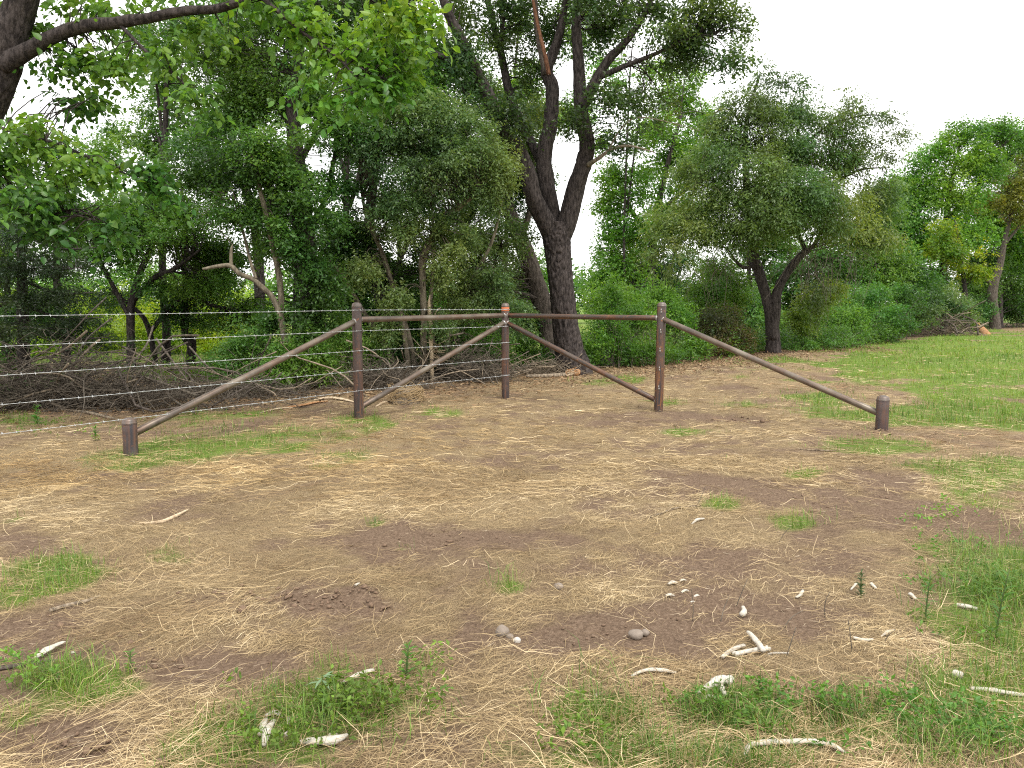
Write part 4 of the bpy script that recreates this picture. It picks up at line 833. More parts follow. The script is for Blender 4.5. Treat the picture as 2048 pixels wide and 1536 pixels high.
LIMEB = [("tall lime green bush glowing right of the arching dark boughs", [(400, 655, 62, 46, 22.5), (460, 700, 50, 40, 22), (380, 600, 50, 36, 23)]),
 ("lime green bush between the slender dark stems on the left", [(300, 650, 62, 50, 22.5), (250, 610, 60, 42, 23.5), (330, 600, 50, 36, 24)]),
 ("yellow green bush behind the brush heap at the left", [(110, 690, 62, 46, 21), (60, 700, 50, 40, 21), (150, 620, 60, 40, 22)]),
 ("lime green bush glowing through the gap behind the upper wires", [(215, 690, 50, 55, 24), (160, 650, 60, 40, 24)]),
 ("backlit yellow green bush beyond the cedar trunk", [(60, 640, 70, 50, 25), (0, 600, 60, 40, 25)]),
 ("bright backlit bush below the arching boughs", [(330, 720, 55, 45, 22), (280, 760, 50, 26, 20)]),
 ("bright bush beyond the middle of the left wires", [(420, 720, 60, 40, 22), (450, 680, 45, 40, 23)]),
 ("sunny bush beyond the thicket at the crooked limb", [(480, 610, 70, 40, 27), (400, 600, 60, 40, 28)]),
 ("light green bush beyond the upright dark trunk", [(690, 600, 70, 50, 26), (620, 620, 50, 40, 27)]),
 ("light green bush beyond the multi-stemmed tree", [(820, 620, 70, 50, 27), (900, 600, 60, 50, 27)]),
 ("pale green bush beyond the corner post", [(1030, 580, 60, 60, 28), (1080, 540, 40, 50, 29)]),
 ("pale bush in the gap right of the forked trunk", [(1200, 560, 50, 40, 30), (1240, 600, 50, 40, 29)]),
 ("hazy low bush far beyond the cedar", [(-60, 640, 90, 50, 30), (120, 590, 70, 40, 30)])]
for i, (lab, lobes) in enumerate(LIMEB): shrub(lab, lobes, G_LIME_GLOW if i < 8 else G_BRIGHT, 240 + i, .085, .6, 1.9 if i < 8 else 1.6, name="backlit_bush", group="bushes in the light beyond the thicket")
# far row of trees closing the horizon behind the thicket
for i in range(9):
    px = -220 + i * 165; d = 62 + 9 * math.sin(i * 2.1); top = 540 - 26 * abs(math.sin(i * 1.7))
    tree("distant_tree", ["pale", "rounded", "broad", "low", "dull", "light", "bushy", "small", "far"][i] + " distant tree glimpsed through the thicket, number %d from the left" % (i + 1), (px, 640),
         [[(px, 640, d, .2), (px + 4, 600, d, .15), (px, top + 20, d, .05)]], [(px, top + 30, 70, 34, d), (px - 60, top + 50, 60, 30, d), (px + 55, top + 46, 60, 32, d), (px, 605, 110, 26, d)],
         .24, .6, G_BRIGHT if i % 2 else G_MID, 1.3, M_BARK, 300 + i, twn=6, gfreq=.4, group="distant trees beyond the thicket", base=np.array([at(px, 640, d)[0], d, float(H(np.array([at(px, 640, d)[0]]), np.array([d]))[0])]))

# undergrowth: leafy ground cover under the wood edge
rg = np.random.default_rng(400)
n = 17000
ux = rg.uniform(-13, 15, n); uy = edge_y(ux) + rg.gamma(2.0, 1.0, n) - .35
keep = (fbm(ux * .9, uy * .9, s=51, o=3) + np.where(ux > 1.2, .16, -.03) + rg.random(n) * .1) > .52
keep &= ~((ux < -4.6) & (uy < 11.6))
ux, uy = ux[keep], uy[keep]
C = np.stack([ux, uy, H(ux, uy) + rg.gamma(2, .09, len(ux)) * np.where(ux > 1, 1.5, .8)], -1); G = unit(rg.normal(size=C.shape) * .6 + np.array([0, 0, .8]))
V, F, T = sprays_to_leaves(C, G, 5, .22, .075, .42, [(.03, .08, .018), (.06, .15, .025), (.11, .22, .035)], rg, .2, None)
u = new_obj("undergrowth", mesh("undergrowth", V, F, T), M_LEAF); tag(u, "low leafy green undergrowth along the wood edge", "undergrowth", kind="stuff"); STATS[0] += len(F)

# ------------------------------------------------------------------ grass, weeds and straw
CLEAR = [(1590, 1512, 125, 22, 1), (1430, 1395, 48, 34, 1), (640, 1506, 66, 26, 1), (548, 1482, 46, 46, 1), (1305, 1368, 56, 14, 1), (1510, 1308, 80, 34, 1), (1985, 1384, 90, 14, 1), (1915, 1360, 24, 20, 1), (1740, 1282, 56, 14, 1), (715, 1378, 42, 20, 1), (1005, 1285, 46, 24, 1), (100, 1306, 44, 28, 1), (1280, 1284, 30, 14, 1), (1370, 1190, 44, 26, .7), (1395, 1056, 20, 10, 1), (330, 1045, 60, 12, .7), (1930, 1212, 30, 10, .8)]
def clear_of(x, y):
    px, py = project(x, y, np.zeros_like(x)); return 1 - .92 * emask(CLEAR, px, py)
def fan_points(n, d0, d1, rg, half=.74):
    """points spread over the ground in view, thinning with distance"""
    y = d0 * (d1 / d0) ** rg.random(n); lo, hi = half if isinstance(half, tuple) else (-half, half); x = rg.uniform(lo, hi, n) * (y + .6)
    return x, y
def blades(name, x, y, hgt, wid, rg, cols, lean=.5, label=None, catg=None, flatten=None):
    n = len(x); z = H(x, y) - .004
    a = rg.uniform(0, 2 * np.pi, n); ln = hgt * lean * rg.gamma(2, .5, n)
    d = np.stack([np.cos(a) * ln, np.sin(a) * ln, np.zeros(n)], -1); s = np.stack([-np.sin(a), np.cos(a), np.zeros(n)], -1)
    tw = rg.uniform(-1, 1, (n, 1)); s = unit(s + d * tw * 2) * (wid[:, None] * .5)
    B = np.stack([x, y, z], -1); up_ = np.array([0, 0, 1.]) * hgt[:, None]
    V = np.stack([B - s, B + s, B + d * .3 + up_ * .55 + s * .8, B + d * .3 + up_ * .55 - s * .8, B + d + up_ * np.clip(1 - ln / np.maximum(hgt, .001) * .35, .3, 1)[:, None]], 1).reshape(-1, 3)
    b = np.arange(n)[:, None] * 5
    F = np.concatenate([b + np.array([0, 1, 2]), b + np.array([0, 2, 3]), b + np.array([3, 2, 4])])
    STATS[0] += len(F)
    T = np.repeat(cols, 5, 0)
    return V, F, T
def pick(cols, t):
    cols = np.asarray(cols, float); idx = np.clip(t, 0, .9999) * (len(cols) - 1); i = idx.astype(int); f = (idx - i)[:, None]
    return cols[i] * (1 - f) + cols[i + 1] * f
rg = np.random.default_rng(500)
# meadow and turf
x, y = fan_points(700000, 1.4, 48, rg, (-.9, 1.5))
gmk, smk, gold, lit, wood = masks(x, y)
tuft = noise(x * 9, y * 9, s=61)
ok = (rg.random(len(x)) < np.where(np.abs(x / (y + .6)) > .76, .5, 1.0) * gmk ** 1.3 * np.clip(tuft * 2.2 - .55, .06, 1) * clear_of(x, y)) & (wood < .4)
x, y, gmk = x[ok][:120000], y[ok][:120000], gmk[ok][:120000]
hg = (.035 + .075 * rg.random(len(x))) * (.6 + .6 * gmk) * (1 + .25 * (y > 9)) ; wd = np.maximum(.0026, y * .00050) * rg.uniform(.7, 1.3, len(x))
px, py = project(x, y, np.zeros_like(x))
right_meadow = sstep(8, 14, y) * sstep(1500, 1800, px)  # meadow on the right: lighter, yellower blades, fewer dry ones
ct = np.clip(fbm(x * 1.1, y * 1.1, s=62, o=3) * 1.2 - .25 + rg.normal(size=len(x)) * .18 + .25 * right_meadow, 0, 1)
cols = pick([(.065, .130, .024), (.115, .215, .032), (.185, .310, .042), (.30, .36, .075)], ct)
dry = rg.random(len(x)) < np.where(right_meadow > .5, .07, .24); cols[dry] = np.array([.36, .29, .15]) * rg.uniform(.7, 1.15, (dry.sum(), 1))
V, F, T = blades("grass", x, y, hg, wd, rg, cols, .65)
g = new_obj("grass", mesh("grass", V, F, T), M_GRASS); tag(g, "green grass growing over the clearing in patches", "grass", kind="stuff")
# longer grass: right foreground, bottom, left clump and beside the posts
rg = np.random.default_rng(510)
TALL = [(2000, 1180, 150, 110, 1), (1950, 1330, 130, 90, .8), (1480, 1430, 130, 60, .8), (1180, 1420, 120, 50, .6), (650, 1450, 220, 60, .8), (120, 1150, 100, 34, 1), (1850, 1480, 220, 70, 1.0), (1600, 1470, 220, 60, .9), (100, 1360, 110, 40, .7), (1640, 800, 90, 16, 1), (1900, 830, 200, 24, .8), (500, 870, 200, 25, .6), (725, 832, 40, 12, .8), (1600, 1055, 60, 16, .9), (1020, 1190, 34, 12, .9), (750, 1052, 22, 10, .9), (1440, 1015, 30, 14, .6)]
x, y = fan_points(240000, 2.0, 14, rg, .75); px, py = project(x, y, np.zeros_like(x)); mk = emask(TALL, px, py)
tuft = noise(x * 6, y * 6, s=63); tuft = tuft * .6 + .4 * noise(x * 19, y * 19, s=64); ok = rg.random(len(x)) < mk * np.clip((tuft - .42) * 3, 0, 1) * .8 * clear_of(x, y)
x, y, px = x[ok][:30000], y[ok][:30000], px[ok][:30000]
hg = rg.uniform(.05, .15, len(x)) * (1 + .5 * (px > 1850)); wd = np.maximum(.0028, y * .0005) * rg.uniform(.7, 1.4, len(x))
cols = pick([(.07, .14, .028), (.12, .225, .042), (.19, .30, .06), (.40, .36, .15)], np.clip(rg.normal(.42, .28, len(x)), 0, 1))
V, F, T = blades("tall_grass", x, y, hg, wd, rg, cols, .8)
g = new_obj("tall_grass", mesh("tall_grass", V, F, T), M_GRASS); tag(g, "longer rank grass at the right and bottom of the clearing", "grass", kind="stuff")
# small-leaved creeping weeds
rg = np.random.default_rng(520)
CREEP = [(1700, 1470, 230, 60, 1), (1480, 1440, 130, 70, 1), (560, 1490, 120, 60, 1), (700, 1440, 160, 60, .8), (110, 1370, 130, 50, .9), (1230, 1500, 200, 50, .6), (1950, 1180, 120, 90, .8), (850, 1350, 50, 25, .5), (1950, 1480, 120, 60, .7), (500, 1410, 60, 30, .6), (1900, 1060, 80, 40, .5), (80, 850, 110, 26, 1.1), (200, 870, 80, 16, .9)]
x, y = fan_points(60000, 2.0, 9.5, rg, .75); px, py = project(x, y, np.zeros_like(x)); mk = emask(CREEP, px, py)
tuft = noise(x * 5, y * 5, s=66); ok = rg.random(len(x)) < mk * np.clip((tuft - .4) * 2.2, 0, 1) * .6 * clear_of(x, y)
x, y = x[ok][:6500], y[ok][:6500]
C = np.stack([x, y, H(x, y) + rg.uniform(.01, .07, len(x))], -1); G = unit(rg.normal(size=C.shape) * .5 + np.array([0, 0, .8]))
V, F, T = sprays_to_leaves(C, G, 7, .06, .024, .5, [(.07, .15, .028), (.115, .245, .040), (.17, .32, .055)], rg, .1)
g = new_obj("creeping_weeds", mesh("creeping_weeds", V, F, T), M_GRASS); tag(g, "small leaved creeping weeds at the bottom of the clearing", "weeds", kind="stuff"); STATS[0] += len(F)

def straws(x, y, L, wid, ang, rg, cols, nseg=3, lift=.016, bend=.7, z0=.003):
    n = len(x); t = np.linspace(0, 1, nseg + 1)
    cv = rg.normal(size=n) * bend
    th = ang[:, None] + cv[:, None] * (t[None, :] - .5)
    step = (L / nseg)[:, None]
    X = x[:, None] + np.concatenate([np.zeros((n, 1)), np.cumsum(np.cos(th[:, 1:]) * step, 1)], 1) - np.cos(ang)[:, None] * L[:, None] * .5
    Y = y[:, None] + np.concatenate([np.zeros((n, 1)), np.cumsum(np.sin(th[:, 1:]) * step, 1)], 1) - np.sin(ang)[:, None] * L[:, None] * .5
    Z = H(X.ravel(), Y.ravel()).reshape(n, nseg + 1) + z0 + rg.random((n, 1)) * lift + np.abs(rg.normal(size=(n, nseg + 1))) * lift * .5
    w = wid[:, None] * .5 * np.interp(t, [0, .1, .8, 1], [.7, 1, .8, .25])[None, :]
    sx, sy = -np.sin(th) * w, np.cos(th) * w; sz = w * rg.normal(size=(n, 1)) * .6
    V = np.stack([np.stack([X - sx, Y - sy, Z - sz], -1), np.stack([X + sx, Y + sy, Z + sz], -1)], 2).reshape(-1, 3)
    k = 2 * (nseg + 1); b = np.arange(n)[:, None] * k
    F = np.concatenate([b + np.array(q) for i in range(nseg) for q in ([2 * i, 2 * i + 1, 2 * i + 3], [2 * i, 2 * i + 3, 2 * i + 2])])
    STATS[0] += len(F)
    return V, F, np.repeat(cols, k, 0)
STRAWC = [(.14, .095, .052), (.31, .22, .115), (.51, .385, .205), (.78, .635, .40)]
def straw_field(name, n, d0, d1, seed, lmin, lmax, wmin, wk, nseg, label, half=.88, pw=1.0, cap_=10 ** 9):
    rg = np.random.default_rng(seed)
    x, y = fan_points(n, d0, d1, rg, half)
    gmk, smk, gold, lit, wood = masks(x, y)
    cl = fbm(x * 3.2, y * 3.2, s=71, o=3)
    pr = np.clip(smk * 1.25 - .1, .05, 1) ** 1.3 * (1 - gmk * .55) * (.25 + 1.5 * np.clip(cl - .22, 0, 1)) * (1 - wood * .6)
    ok = rg.random(n) < pr * pw * (.3 + .7 * clear_of(x, y)); x, y, gold, lit = (v[ok][:cap_] for v in (x, y, gold, lit)); n = len(x)
    flow = (fbm(x * .45, y * .45, s=72, o=2) - .5) * 4.0 + .25
    ang = np.where(rg.random(n) < .55, flow + rg.normal(size=n) * .5, rg.uniform(0, np.pi * 2, n))
    L = rg.uniform(lmin, lmax, n) * (.6 + .5 * rg.random(n)); w = np.maximum(wmin, y * wk) * rg.uniform(.6, 1.4, n)
    c = pick(STRAWC, np.clip(fbm(x * 1.7, y * 1.7, s=73, o=3) * 1.1 - .1 + rg.normal(size=n) * .22, 0, 1))
    c = c * (1 - gold[:, None] * .5) + c * np.array([1.12, .93, .55]) * gold[:, None] * .5
    lw = (lit * (rg.random(n) < .8))[:, None]; c = c * (1 - lw) + np.array([.26, .155, .085]) * rg.uniform(.5, 1.5, (n, 1)) * lw
    V, F, T = straws(x, y, L, w, ang, rg, c, nseg)
    o = new_obj(name, mesh(name, V, F, T), M_STRAW); tag(o, label, "straw", kind="stuff")
straw_field("straw_litter", 340000, 1.9, 7.0, 600, .05, .16, .0013, .00030, 2, "flattened dry straw littering the bare foreground soil", cap_=84000)
straw_field("straw_thatch", 150000, 5.5, 30, 610, .09, .24, .0018, .00042, 2, "trampled dry straw thatch around the fence and up to the wood", cap_=46000)
# chopped bits, broken twigs and dead leaves on the soil
rg = np.random.default_rng(620)
x, y = fan_points(28000, 1.9, 14, rg); n = len(x)
c = pick([(.07, .045, .03), (.16, .105, .07), (.30, .22, .14), (.50, .42, .30)], rg.random(n) ** 1.3)
V, F, T = straws(x, y, rg.uniform(.012, .05, n), np.maximum(.002, y * .0006) * rg.uniform(.6, 1.6, n), rg.uniform(0, 6.28, n), rg, c, 1, .006)
o = new_obj("plant_debris", mesh("plant_debris", V, F, T), M_STRAW); tag(o, "chopped stalks and bark crumbs scattered over the soil", "debris", kind="stuff")
# long arching dry stalks standing proud
rg = np.random.default_rng(630)
x, y = fan_points(9000, 1.9, 9, rg); gmk, smk, *_ = masks(x, y); ok = rg.random(len(x)) < smk * .5 * clear_of(x, y); x, y = x[ok][:1800], y[ok][:1800]; n = len(x)
c = pick(STRAWC, rg.random(n))
V, F, T = straws(x, y, rg.uniform(.15, .42, n), np.maximum(.0016, y * .00042), rg.uniform(0, 6.28, n), rg, c, 5, .04, .9)
o = new_obj("loose_stalks", mesh("loose_stalks", V, F, T), M_STRAW); tag(o, "long loose dry stalks lying over the straw", "stalks", kind="stuff")
# dead leaf litter under the wood edge
rg = np.random.default_rng(640)
n = 26000; x = rg.uniform(-12, 12, n); y = edge_y(x) + rg.normal(-.5, 1.1, n)
P = np.stack([x, y, H(x, y) + rg.uniform(.003, .03, n)], -1)
V, F, k = leaf_arrays(P, rg.normal(size=P.shape) * np.array([1, 1, .25]), unit(rg.normal(size=P.shape) * .4 + up), rg.uniform(.03, .085, n), np.full(n, .45), None)
c = pick([(.06, .035, .02), (.15, .09, .05), (.28, .17, .09), (.42, .31, .19)], rg.random(n))
o = new_obj("leaf_litter", mesh("leaf_litter", V, F, np.repeat(c, k, 0)), M_STRAW); tag(o, "brown fallen leaves along the wood edge", "leaf litter", kind="stuff"); STATS[0] += len(F)

# crumbly soil clods on the bare ground
M_CLOD = plain_mat("dry_soil_clod", (.10, .066, .044), (.24, .165, .115), 50, .95, .1, 0, .8, .008)
rg = np.random.default_rng(650)
import bmesh
bm = bmesh.new(); bmesh.ops.create_icosphere(bm, subdivisions=1, radius=1.0); bm.verts.ensure_lookup_table()
ICO_V = np.array([v.co[:] for v in bm.verts]); ICO_F = np.array([[v.index for v in f.verts] for f in bm.faces]); bm.free()
parts = []
for cx, cy_, rx, ry, nn, r0 in [(650, 1212, 190, 34, 170, .010), (480, 1195, 130, 24, 90, .009), (1490, 836, 60, 9, 60, .022), (150, 1265, 150, 30, 50, .012), (150, 1495, 200, 40, 70, .013), (1200, 1280, 170, 50, 50, .007), (900, 1090, 260, 30, 60, .010), (1640, 1000, 140, 60, 50, .010), (340, 1300, 220, 50, 60, .009), (1760, 868, 60, 9, 30, .016)]:
    for k in range(nn):
        c = gnd(cx + rg.normal() * rx * .5, cy_ + rg.normal() * ry * .5); r = r0 * .5 * rg.gamma(2.0, .5)
        v = ICO_V * (1 + rg.normal(size=(len(ICO_V), 1)) * .3) * np.array([r * rg.uniform(.8, 1.5), r * rg.uniform(.8, 1.4), r * .75]); c[2] += r * .3
        parts.append((v + c, ICO_F))
V, F = cat(parts); o = new_obj("soil_clods", mesh("soil_clods", V, F), M_CLOD); tag(o, "crumbled brown soil clods on the bare ground", "soil", kind="stuff")

# ------------------------------------------------------------------ brush piles
def brush(label, cpx, depth, w, dep, h, nbig, nsmall, seed, mats, rbig=.012):
    rg = np.random.default_rng(seed); b = at(cpx, 700, depth); b[2] = float(H(b[0:1], b[1:2])[0])
    t = thing("brush_pile", b, label, "brush pile", "heaps of cut brush at the wood edge")
    def stick(r, ln):
        q = rg.normal(size=3) * np.array([w * .45, dep * .4, 0]); q[2] = abs(rg.normal()) * h * .45 * math.exp(-(q[0] / w) ** 2) + .02
        a = rg.uniform(0, 6.28); e = rg.normal() * .5
        d = np.array([math.cos(a) * 1.0, math.sin(a) * .8, e]); d /= np.linalg.norm(d)
        p0, p1 = q - d * ln / 2, q + d * ln / 2
        p0[2] = max(p0[2], .015); p1[2] = max(p1[2], .015)
        m1 = p0 + (p1 - p0) * .35 + rg.normal(size=3) * ln * .07; m2 = p0 + (p1 - p0) * .7 + rg.normal(size=3) * ln * .07
        m1[2] = max(m1[2], .02); m2[2] = max(m2[2], .02)
        return [p0, m1, m2, p1], [r, r * .85, r * .65, r * .25]
    for k in range(nbig):
        p, r = stick(rbig * rg.uniform(.5, 1.5), rg.uniform(.6, 1.5) * min(1.6, w * .7 + .4))
        new_obj("branch", tube_mesh("branch", p, r, 6, 9, .15, k), mats[k % len(mats)], t)
    parts = []
    for k in range(nsmall):
        p, r = stick(.0045 * rg.uniform(.6, 1.6), rg.uniform(.2, .9)); parts.append(tube(p, r, 3, 4, cap=False))
    V, F = cat(parts); F = quads2tris(F); STATS[0] += len(F); o = new_obj("twigs", mesh("twigs", V, F), mats[0], t); o["kind"] = "stuff"
    return t
brush("big dark heap of cut brush behind the wires at the left edge", 110, 10.6, 2.3, .7, .78, 70, 1600, 700, [M_TWIG, M_TWIG, M_BARK2, M_DEAD], .013)
brush("low tangle of cut brush under the upright dark trunk", 430, 11.9, 1.7, .6, .35, 36, 500, 701, [M_TWIG, M_DEAD, M_BARK2])
brush("grey heap of bare twigs between the multi-stemmed tree and the corner post", 920, 14.2, 1.1, .6, .75, 40, 800, 702, [M_TWIG, M_DEAD])
brush("twiggy litter behind the left tall post", 770, 13.0, .9, .5, .5, 26, 420, 703, [M_TWIG, M_DEAD])
brush("broken branches heaped against the far bushes at right", 1885, 34, 1.6, .8, 1.1, 34, 300, 704, [M_DEAD, M_BARK2, M_TWIG], .03)
brush("twig litter at the foot of the forked tree", 1085, 15.6, .8, .4, .25, 16, 200, 705, [M_DEAD, M_TWIG])

# ------------------------------------------------------------------ sticks and split wood (pixels on the ground)
def ground_path(pix, r, lift=.8):
    P = np.array([gnd(a, b) for a, b in pix]); P[:, 2] += np.asarray(r) * lift; return P
def stick(name, label, pix, r, m, catg, seed, sides=9, rough=.18, squash=1.0, lift=.8, group=None):
    r = np.asarray(r, float) * np.ones(len(pix)); P = ground_path(pix, r, lift); b = P[0].copy()
    V, F = tube(P - b, r, sides, max(10, len(pix) * 6), rough, seed, squash=squash)
    o = new_obj(name, mesh(name, V, quads2tris(F), smooth=True), m, None, tuple(b)); return tag(o, label, catg, group)
stick("curved_stick", "pale curved peeled stick lying in straw left of centre", [(278, 1048), (320, 1046), (350, 1036), (378, 1022)], [.006, .012, .012, .005], M_PEEL, "stick", 801)
stick("straight_stick", "straight brown stick on the soil below the left grass clump", [(100, 1221), (140, 1208), (175, 1197), (200, 1185)], [.011, .011, .009, .005], M_DEAD, "stick", 802)
stick("dark_stick", "dark stick at the left edge above the green weeds", [(0, 1334), (50, 1330), (110, 1322)], [.01, .012, .006], M_BARK2, "stick", 803)
stick("thin_stick", "thin grey stick lying on bare soil left of the bone sliver", [(1298, 1040), (1350, 1025), (1400, 1018)], [.004, .006, .004], M_DEAD, "stick", 804)
stick("bark_slab", "wide pale slab of peeled wood left of the left tall post", [(628, 800), (655, 797), (680, 799), (710, 804)], [.02, .05, .045, .02], M_PEEL, "wood slab", 805, 9, .3, .35, .5)
stick("bark_slab", "reddish splintered slab in front of the pale slab", [(560, 818), (600, 812), (630, 806), (655, 802)], [.015, .035, .04, .02], M_SPLIT, "wood slab", 806, 9, .3, .35, .5)
stick("bark_slab", "narrow pale splinter left of the reddish slab", [(520, 826), (560, 820), (600, 815)], [.01, .03, .015], M_PEEL, "wood slab", 807, 8, .3, .35, .5)
stick("splinter", "pale curved splinter under the middle left brace", [(752, 815), (770, 808), (792, 806)], [.012, .02, .01], M_PEEL, "splinter", 808, 8, .2)
stick("splinter", "pale wood chip lying right of the curved splinter under the brace", [(826, 808), (838, 803)], [.014, .02], M_PEEL, "splinter", 809, 7, .3)
stick("fallen_branch", "long fallen branch lying across the brush at far left", [(0, 812), (60, 806), (100, 802)], [.03, .026, .012], M_DEAD, "branch", 810)
stick("fallen_branch", "pale fallen branch across the brush behind the lower wires", [(190, 792), (240, 788), (305, 790)], [.02, .03, .012], M_DEAD, "branch", 811, lift=6)
stick("fallen_branch", "grey branch resting with its tip by the short left post", [(100, 818), (170, 826), (225, 838), (250, 848)], [.012, .02, .018, .01], M_DEAD, "branch", 812)
stick("fallen_branch", "bare branch snaking over the ground near the right dirt patch", [(1690, 905), (1650, 912), (1600, 908)], [.004, .008, .004], M_DEAD, "branch", 813)
# log with its frayed end at the foot of the forked tree
lr = [.035, .04, .045, .05]; P = ground_path([(1052, 754), (1080, 754), (1110, 753), (1130, 752)], lr); b = P[0].copy()
lg = thing("splintered_log", b, "small log with a frayed pale end at the foot of the forked tree", "log")
V, F = tube(P - b, lr, 10, 24, .15, 820); new_obj("log", mesh("log", V, quads2tris(F), smooth=True), M_DEAD, lg)
rg = np.random.default_rng(821); e = P[-1] - b
for k in range(26):
    d = unit(np.array([1.0, .2, .25]) + rg.normal(size=3) * np.array([.5, .5, .6])); ln = rg.uniform(.1, .3)
    q = e + d * ln; q[2] = max(q[2], -.03)
    new_obj("splinter", tube_mesh("splinter", [e + rg.normal(size=3) * .02, e + d * ln * .5 + rg.normal(size=3) * .02, q], [.014, .010, .003], 5, 6), M_PEEL if k % 3 else M_SPLIT, lg)
stick("curled_root", "pale curled root beside the corner post", [(1020, 752), (1040, 748), (1058, 742), (1066, 738)], [.012, .016, .02, .008], M_PEEL, "root", 822, lift=2)
stick("cut_stub", "orange cut stub against the base of the forked trunk", [(1152, 750), (1160, 746)], [.07, .06], M_SPLIT, "stub", 823, 12, .2)
Pb = np.array([gnd(1974, 668), at(1962, 656, 40.6), at(1950, 645, 41.0)]); b = Pb[0].copy()
o = new_obj("split_log", mesh("split_log", *(lambda VF: (VF[0], quads2tris(VF[1])))(tube(Pb - b, [.18, .16, .06], 9, 14, .3, 824, squash=.6)), smooth=True), M_SPLIT, None, tuple(b)); tag(o, "orange split log leaning up at the far clearing edge", "log")
# round cut stump under the brace, wrapped in straw
b = gnd(812, 806); st = thing("stump", b, "low straw covered stump under the middle left brace", "stump")
V, F = tube([(0, 0, -.1), (0, 0, .05), (0, 0, .16), (0, 0, .20)], [.24, .21, .19, .15], 24, 16, .18, 826); new_obj("stump_body", mesh("stump_body", V, quads2tris(F), smooth=True), M_DEAD, st)
rg = np.random.default_rng(827); parts = []
for k in range(260):
    a = rg.uniform(0, 6.28); r0 = rg.uniform(.12, .24); h0 = rg.uniform(.02, .21); d = np.array([-math.sin(a), math.cos(a), rg.normal() * .5]) * rg.uniform(.06, .16)
    p = np.array([math.cos(a) * r0, math.sin(a) * r0, h0]); parts.append(tube([p - d, p + np.array([math.cos(a), math.sin(a), .3]) * .03, p + d], [.003, .004, .002], 4, 5, cap=False))
V, F = cat(parts); Tt = np.tile(np.array([[.42, .30, .16]]), (len(V), 1)); o = new_obj("straw_wrap", mesh("straw_wrap", V, quads2tris(F), Tt), M_STRAW, st); o["kind"] = "stuff"

# ------------------------------------------------------------------ bones and stones
def bone(label, pix, rpx, seed, name="bone", squash=.75, knob=False, m=None, extra=None, lift=1.15, catg="bone"):
    """pix on the ground, rpx radius in photo pixels"""
    d = gnd(*pix[0])[1]; k = math.hypot(d, CAM_H) / FPX
    r = np.asarray(rpx, float) * k * np.ones(len(pix)) * .64; P = ground_path(pix, r, lift); b = P[0].copy()
    P2, R2 = P, r
    parts = [tube(P2 - b, R2, 12, max(18, len(pix) * 8), .42, seed, squash=squash)]
    if knob:
        for e in (0, -1):
            s = unit(np.cross(P[1] - P[0], up)); 
            for sg in (-1, 1):
                c = P[e] - b + s * r[e] * .7 * sg; parts.append(tube([c - s * r[e] * .5, c, c + s * r[e] * .5], [r[e] * .5, r[e] * .95, r[e] * .5], 9, 7, .2, seed + sg))
    if extra:
        for (ex, er) in extra:
            Q = ground_path(ex, np.asarray(er) * k, 1.1); parts.append(tube(Q - b, np.asarray(er) * k, 8, 10, .25, seed + 5, squash=.7))
    V, F = cat(parts)
    o = new_obj(name, mesh(name, V, quads2tris(F), smooth=True), m or M_BONE, None, tuple(b)); return tag(o, label, catg, "white weathered bones scattered on the ground")
bone("long curved rib bone at the bottom edge, right of centre", [(1488, 1527), (1500, 1512), (1530, 1504), (1580, 1502), (1630, 1506), (1665, 1514), (1692, 1522)], [3, 9, 10, 10, 11, 10, 3], 901, "rib_bone", .6)
bone("knobbly vertebra with side spurs among the green weeds, lower right", [(1395, 1402), (1420, 1392), (1445, 1380), (1462, 1385)], [5, 13, 15, 10], 902, "vertebra", .9, extra=[([(1430, 1385), (1424, 1374)], [8, 5]), ([(1450, 1382), (1462, 1375)], [9, 8]), ([(1440, 1390), (1452, 1405)], [7, 3])])
bone("blunt bone chunk just below the vertebra", [(1404, 1422), (1418, 1412), (1430, 1408)], [6, 11, 5], 903, "bone_fragment")
bone("smooth arched rib bone on the straw, lower middle", [(1262, 1371), (1290, 1362), (1320, 1359), (1352, 1360)], [4, 7, 7.5, 4], 904, "rib_bone", .7)
bone("leftmost long bone of the crossed cluster", [(1444, 1328), (1465, 1312), (1488, 1302)], [6, 8, 6], 905, "long_bone")
bone("long bone lying level at the front of the crossed cluster", [(1470, 1322), (1500, 1315), (1535, 1308)], [8, 8, 8], 906, "long_bone", .8, True)
bone("long bone lying across the top of the crossed cluster", [(1495, 1279), (1510, 1298), (1527, 1322)], [6, 9, 7], 907, "long_bone", lift=2.4)
bone("thin bone pointing right out of the crossed cluster", [(1535, 1318), (1555, 1315), (1577, 1313)], [3, 3.5, 3], 908, "long_bone")
bone("left half of a broken pale rib, right of the crossed cluster", [(1706, 1283), (1725, 1286), (1746, 1281)], [5, 6, 3], 909, "rib_bone")
bone("right half of a broken pale rib, below the upright weed", [(1762, 1275), (1775, 1268), (1788, 1262)], [2, 6, 3.5], 910, "rib_bone")
bone("slanting bone piece right of the pale leaved seedling", [(682, 1387), (705, 1378), (728, 1368), (748, 1361)], [3, 7, 8, 6], 911, "long_bone")
bone("upright jaw bone piece at the bottom left of centre", [(528, 1508), (535, 1485), (548, 1462)], [6, 14, 9], 912, "jaw_bone", .7, extra=[([(520, 1488), (528, 1470), (533, 1455)], [5, 7, 4])])
bone("rough bone lump above the upright jaw bone", [(532, 1450), (548, 1445), (560, 1448)], [6, 9, 6], 913, "bone_fragment")
bone("narrow toothed bone right of the upright jaw bone", [(570, 1490), (574, 1472), (578, 1454)], [7, 6, 6], 914, "jaw_bone")
bone("large branching jaw bone half hidden in the grass at the bottom", [(592, 1502), (625, 1504), (660, 1508), (680, 1502), (694, 1490)], [5, 13, 16, 13, 6], 915, "jaw_bone", .7, extra=[([(664, 1500), (660, 1488)], [6, 4]), ([(673, 1500), (672, 1488)], [6, 4])])
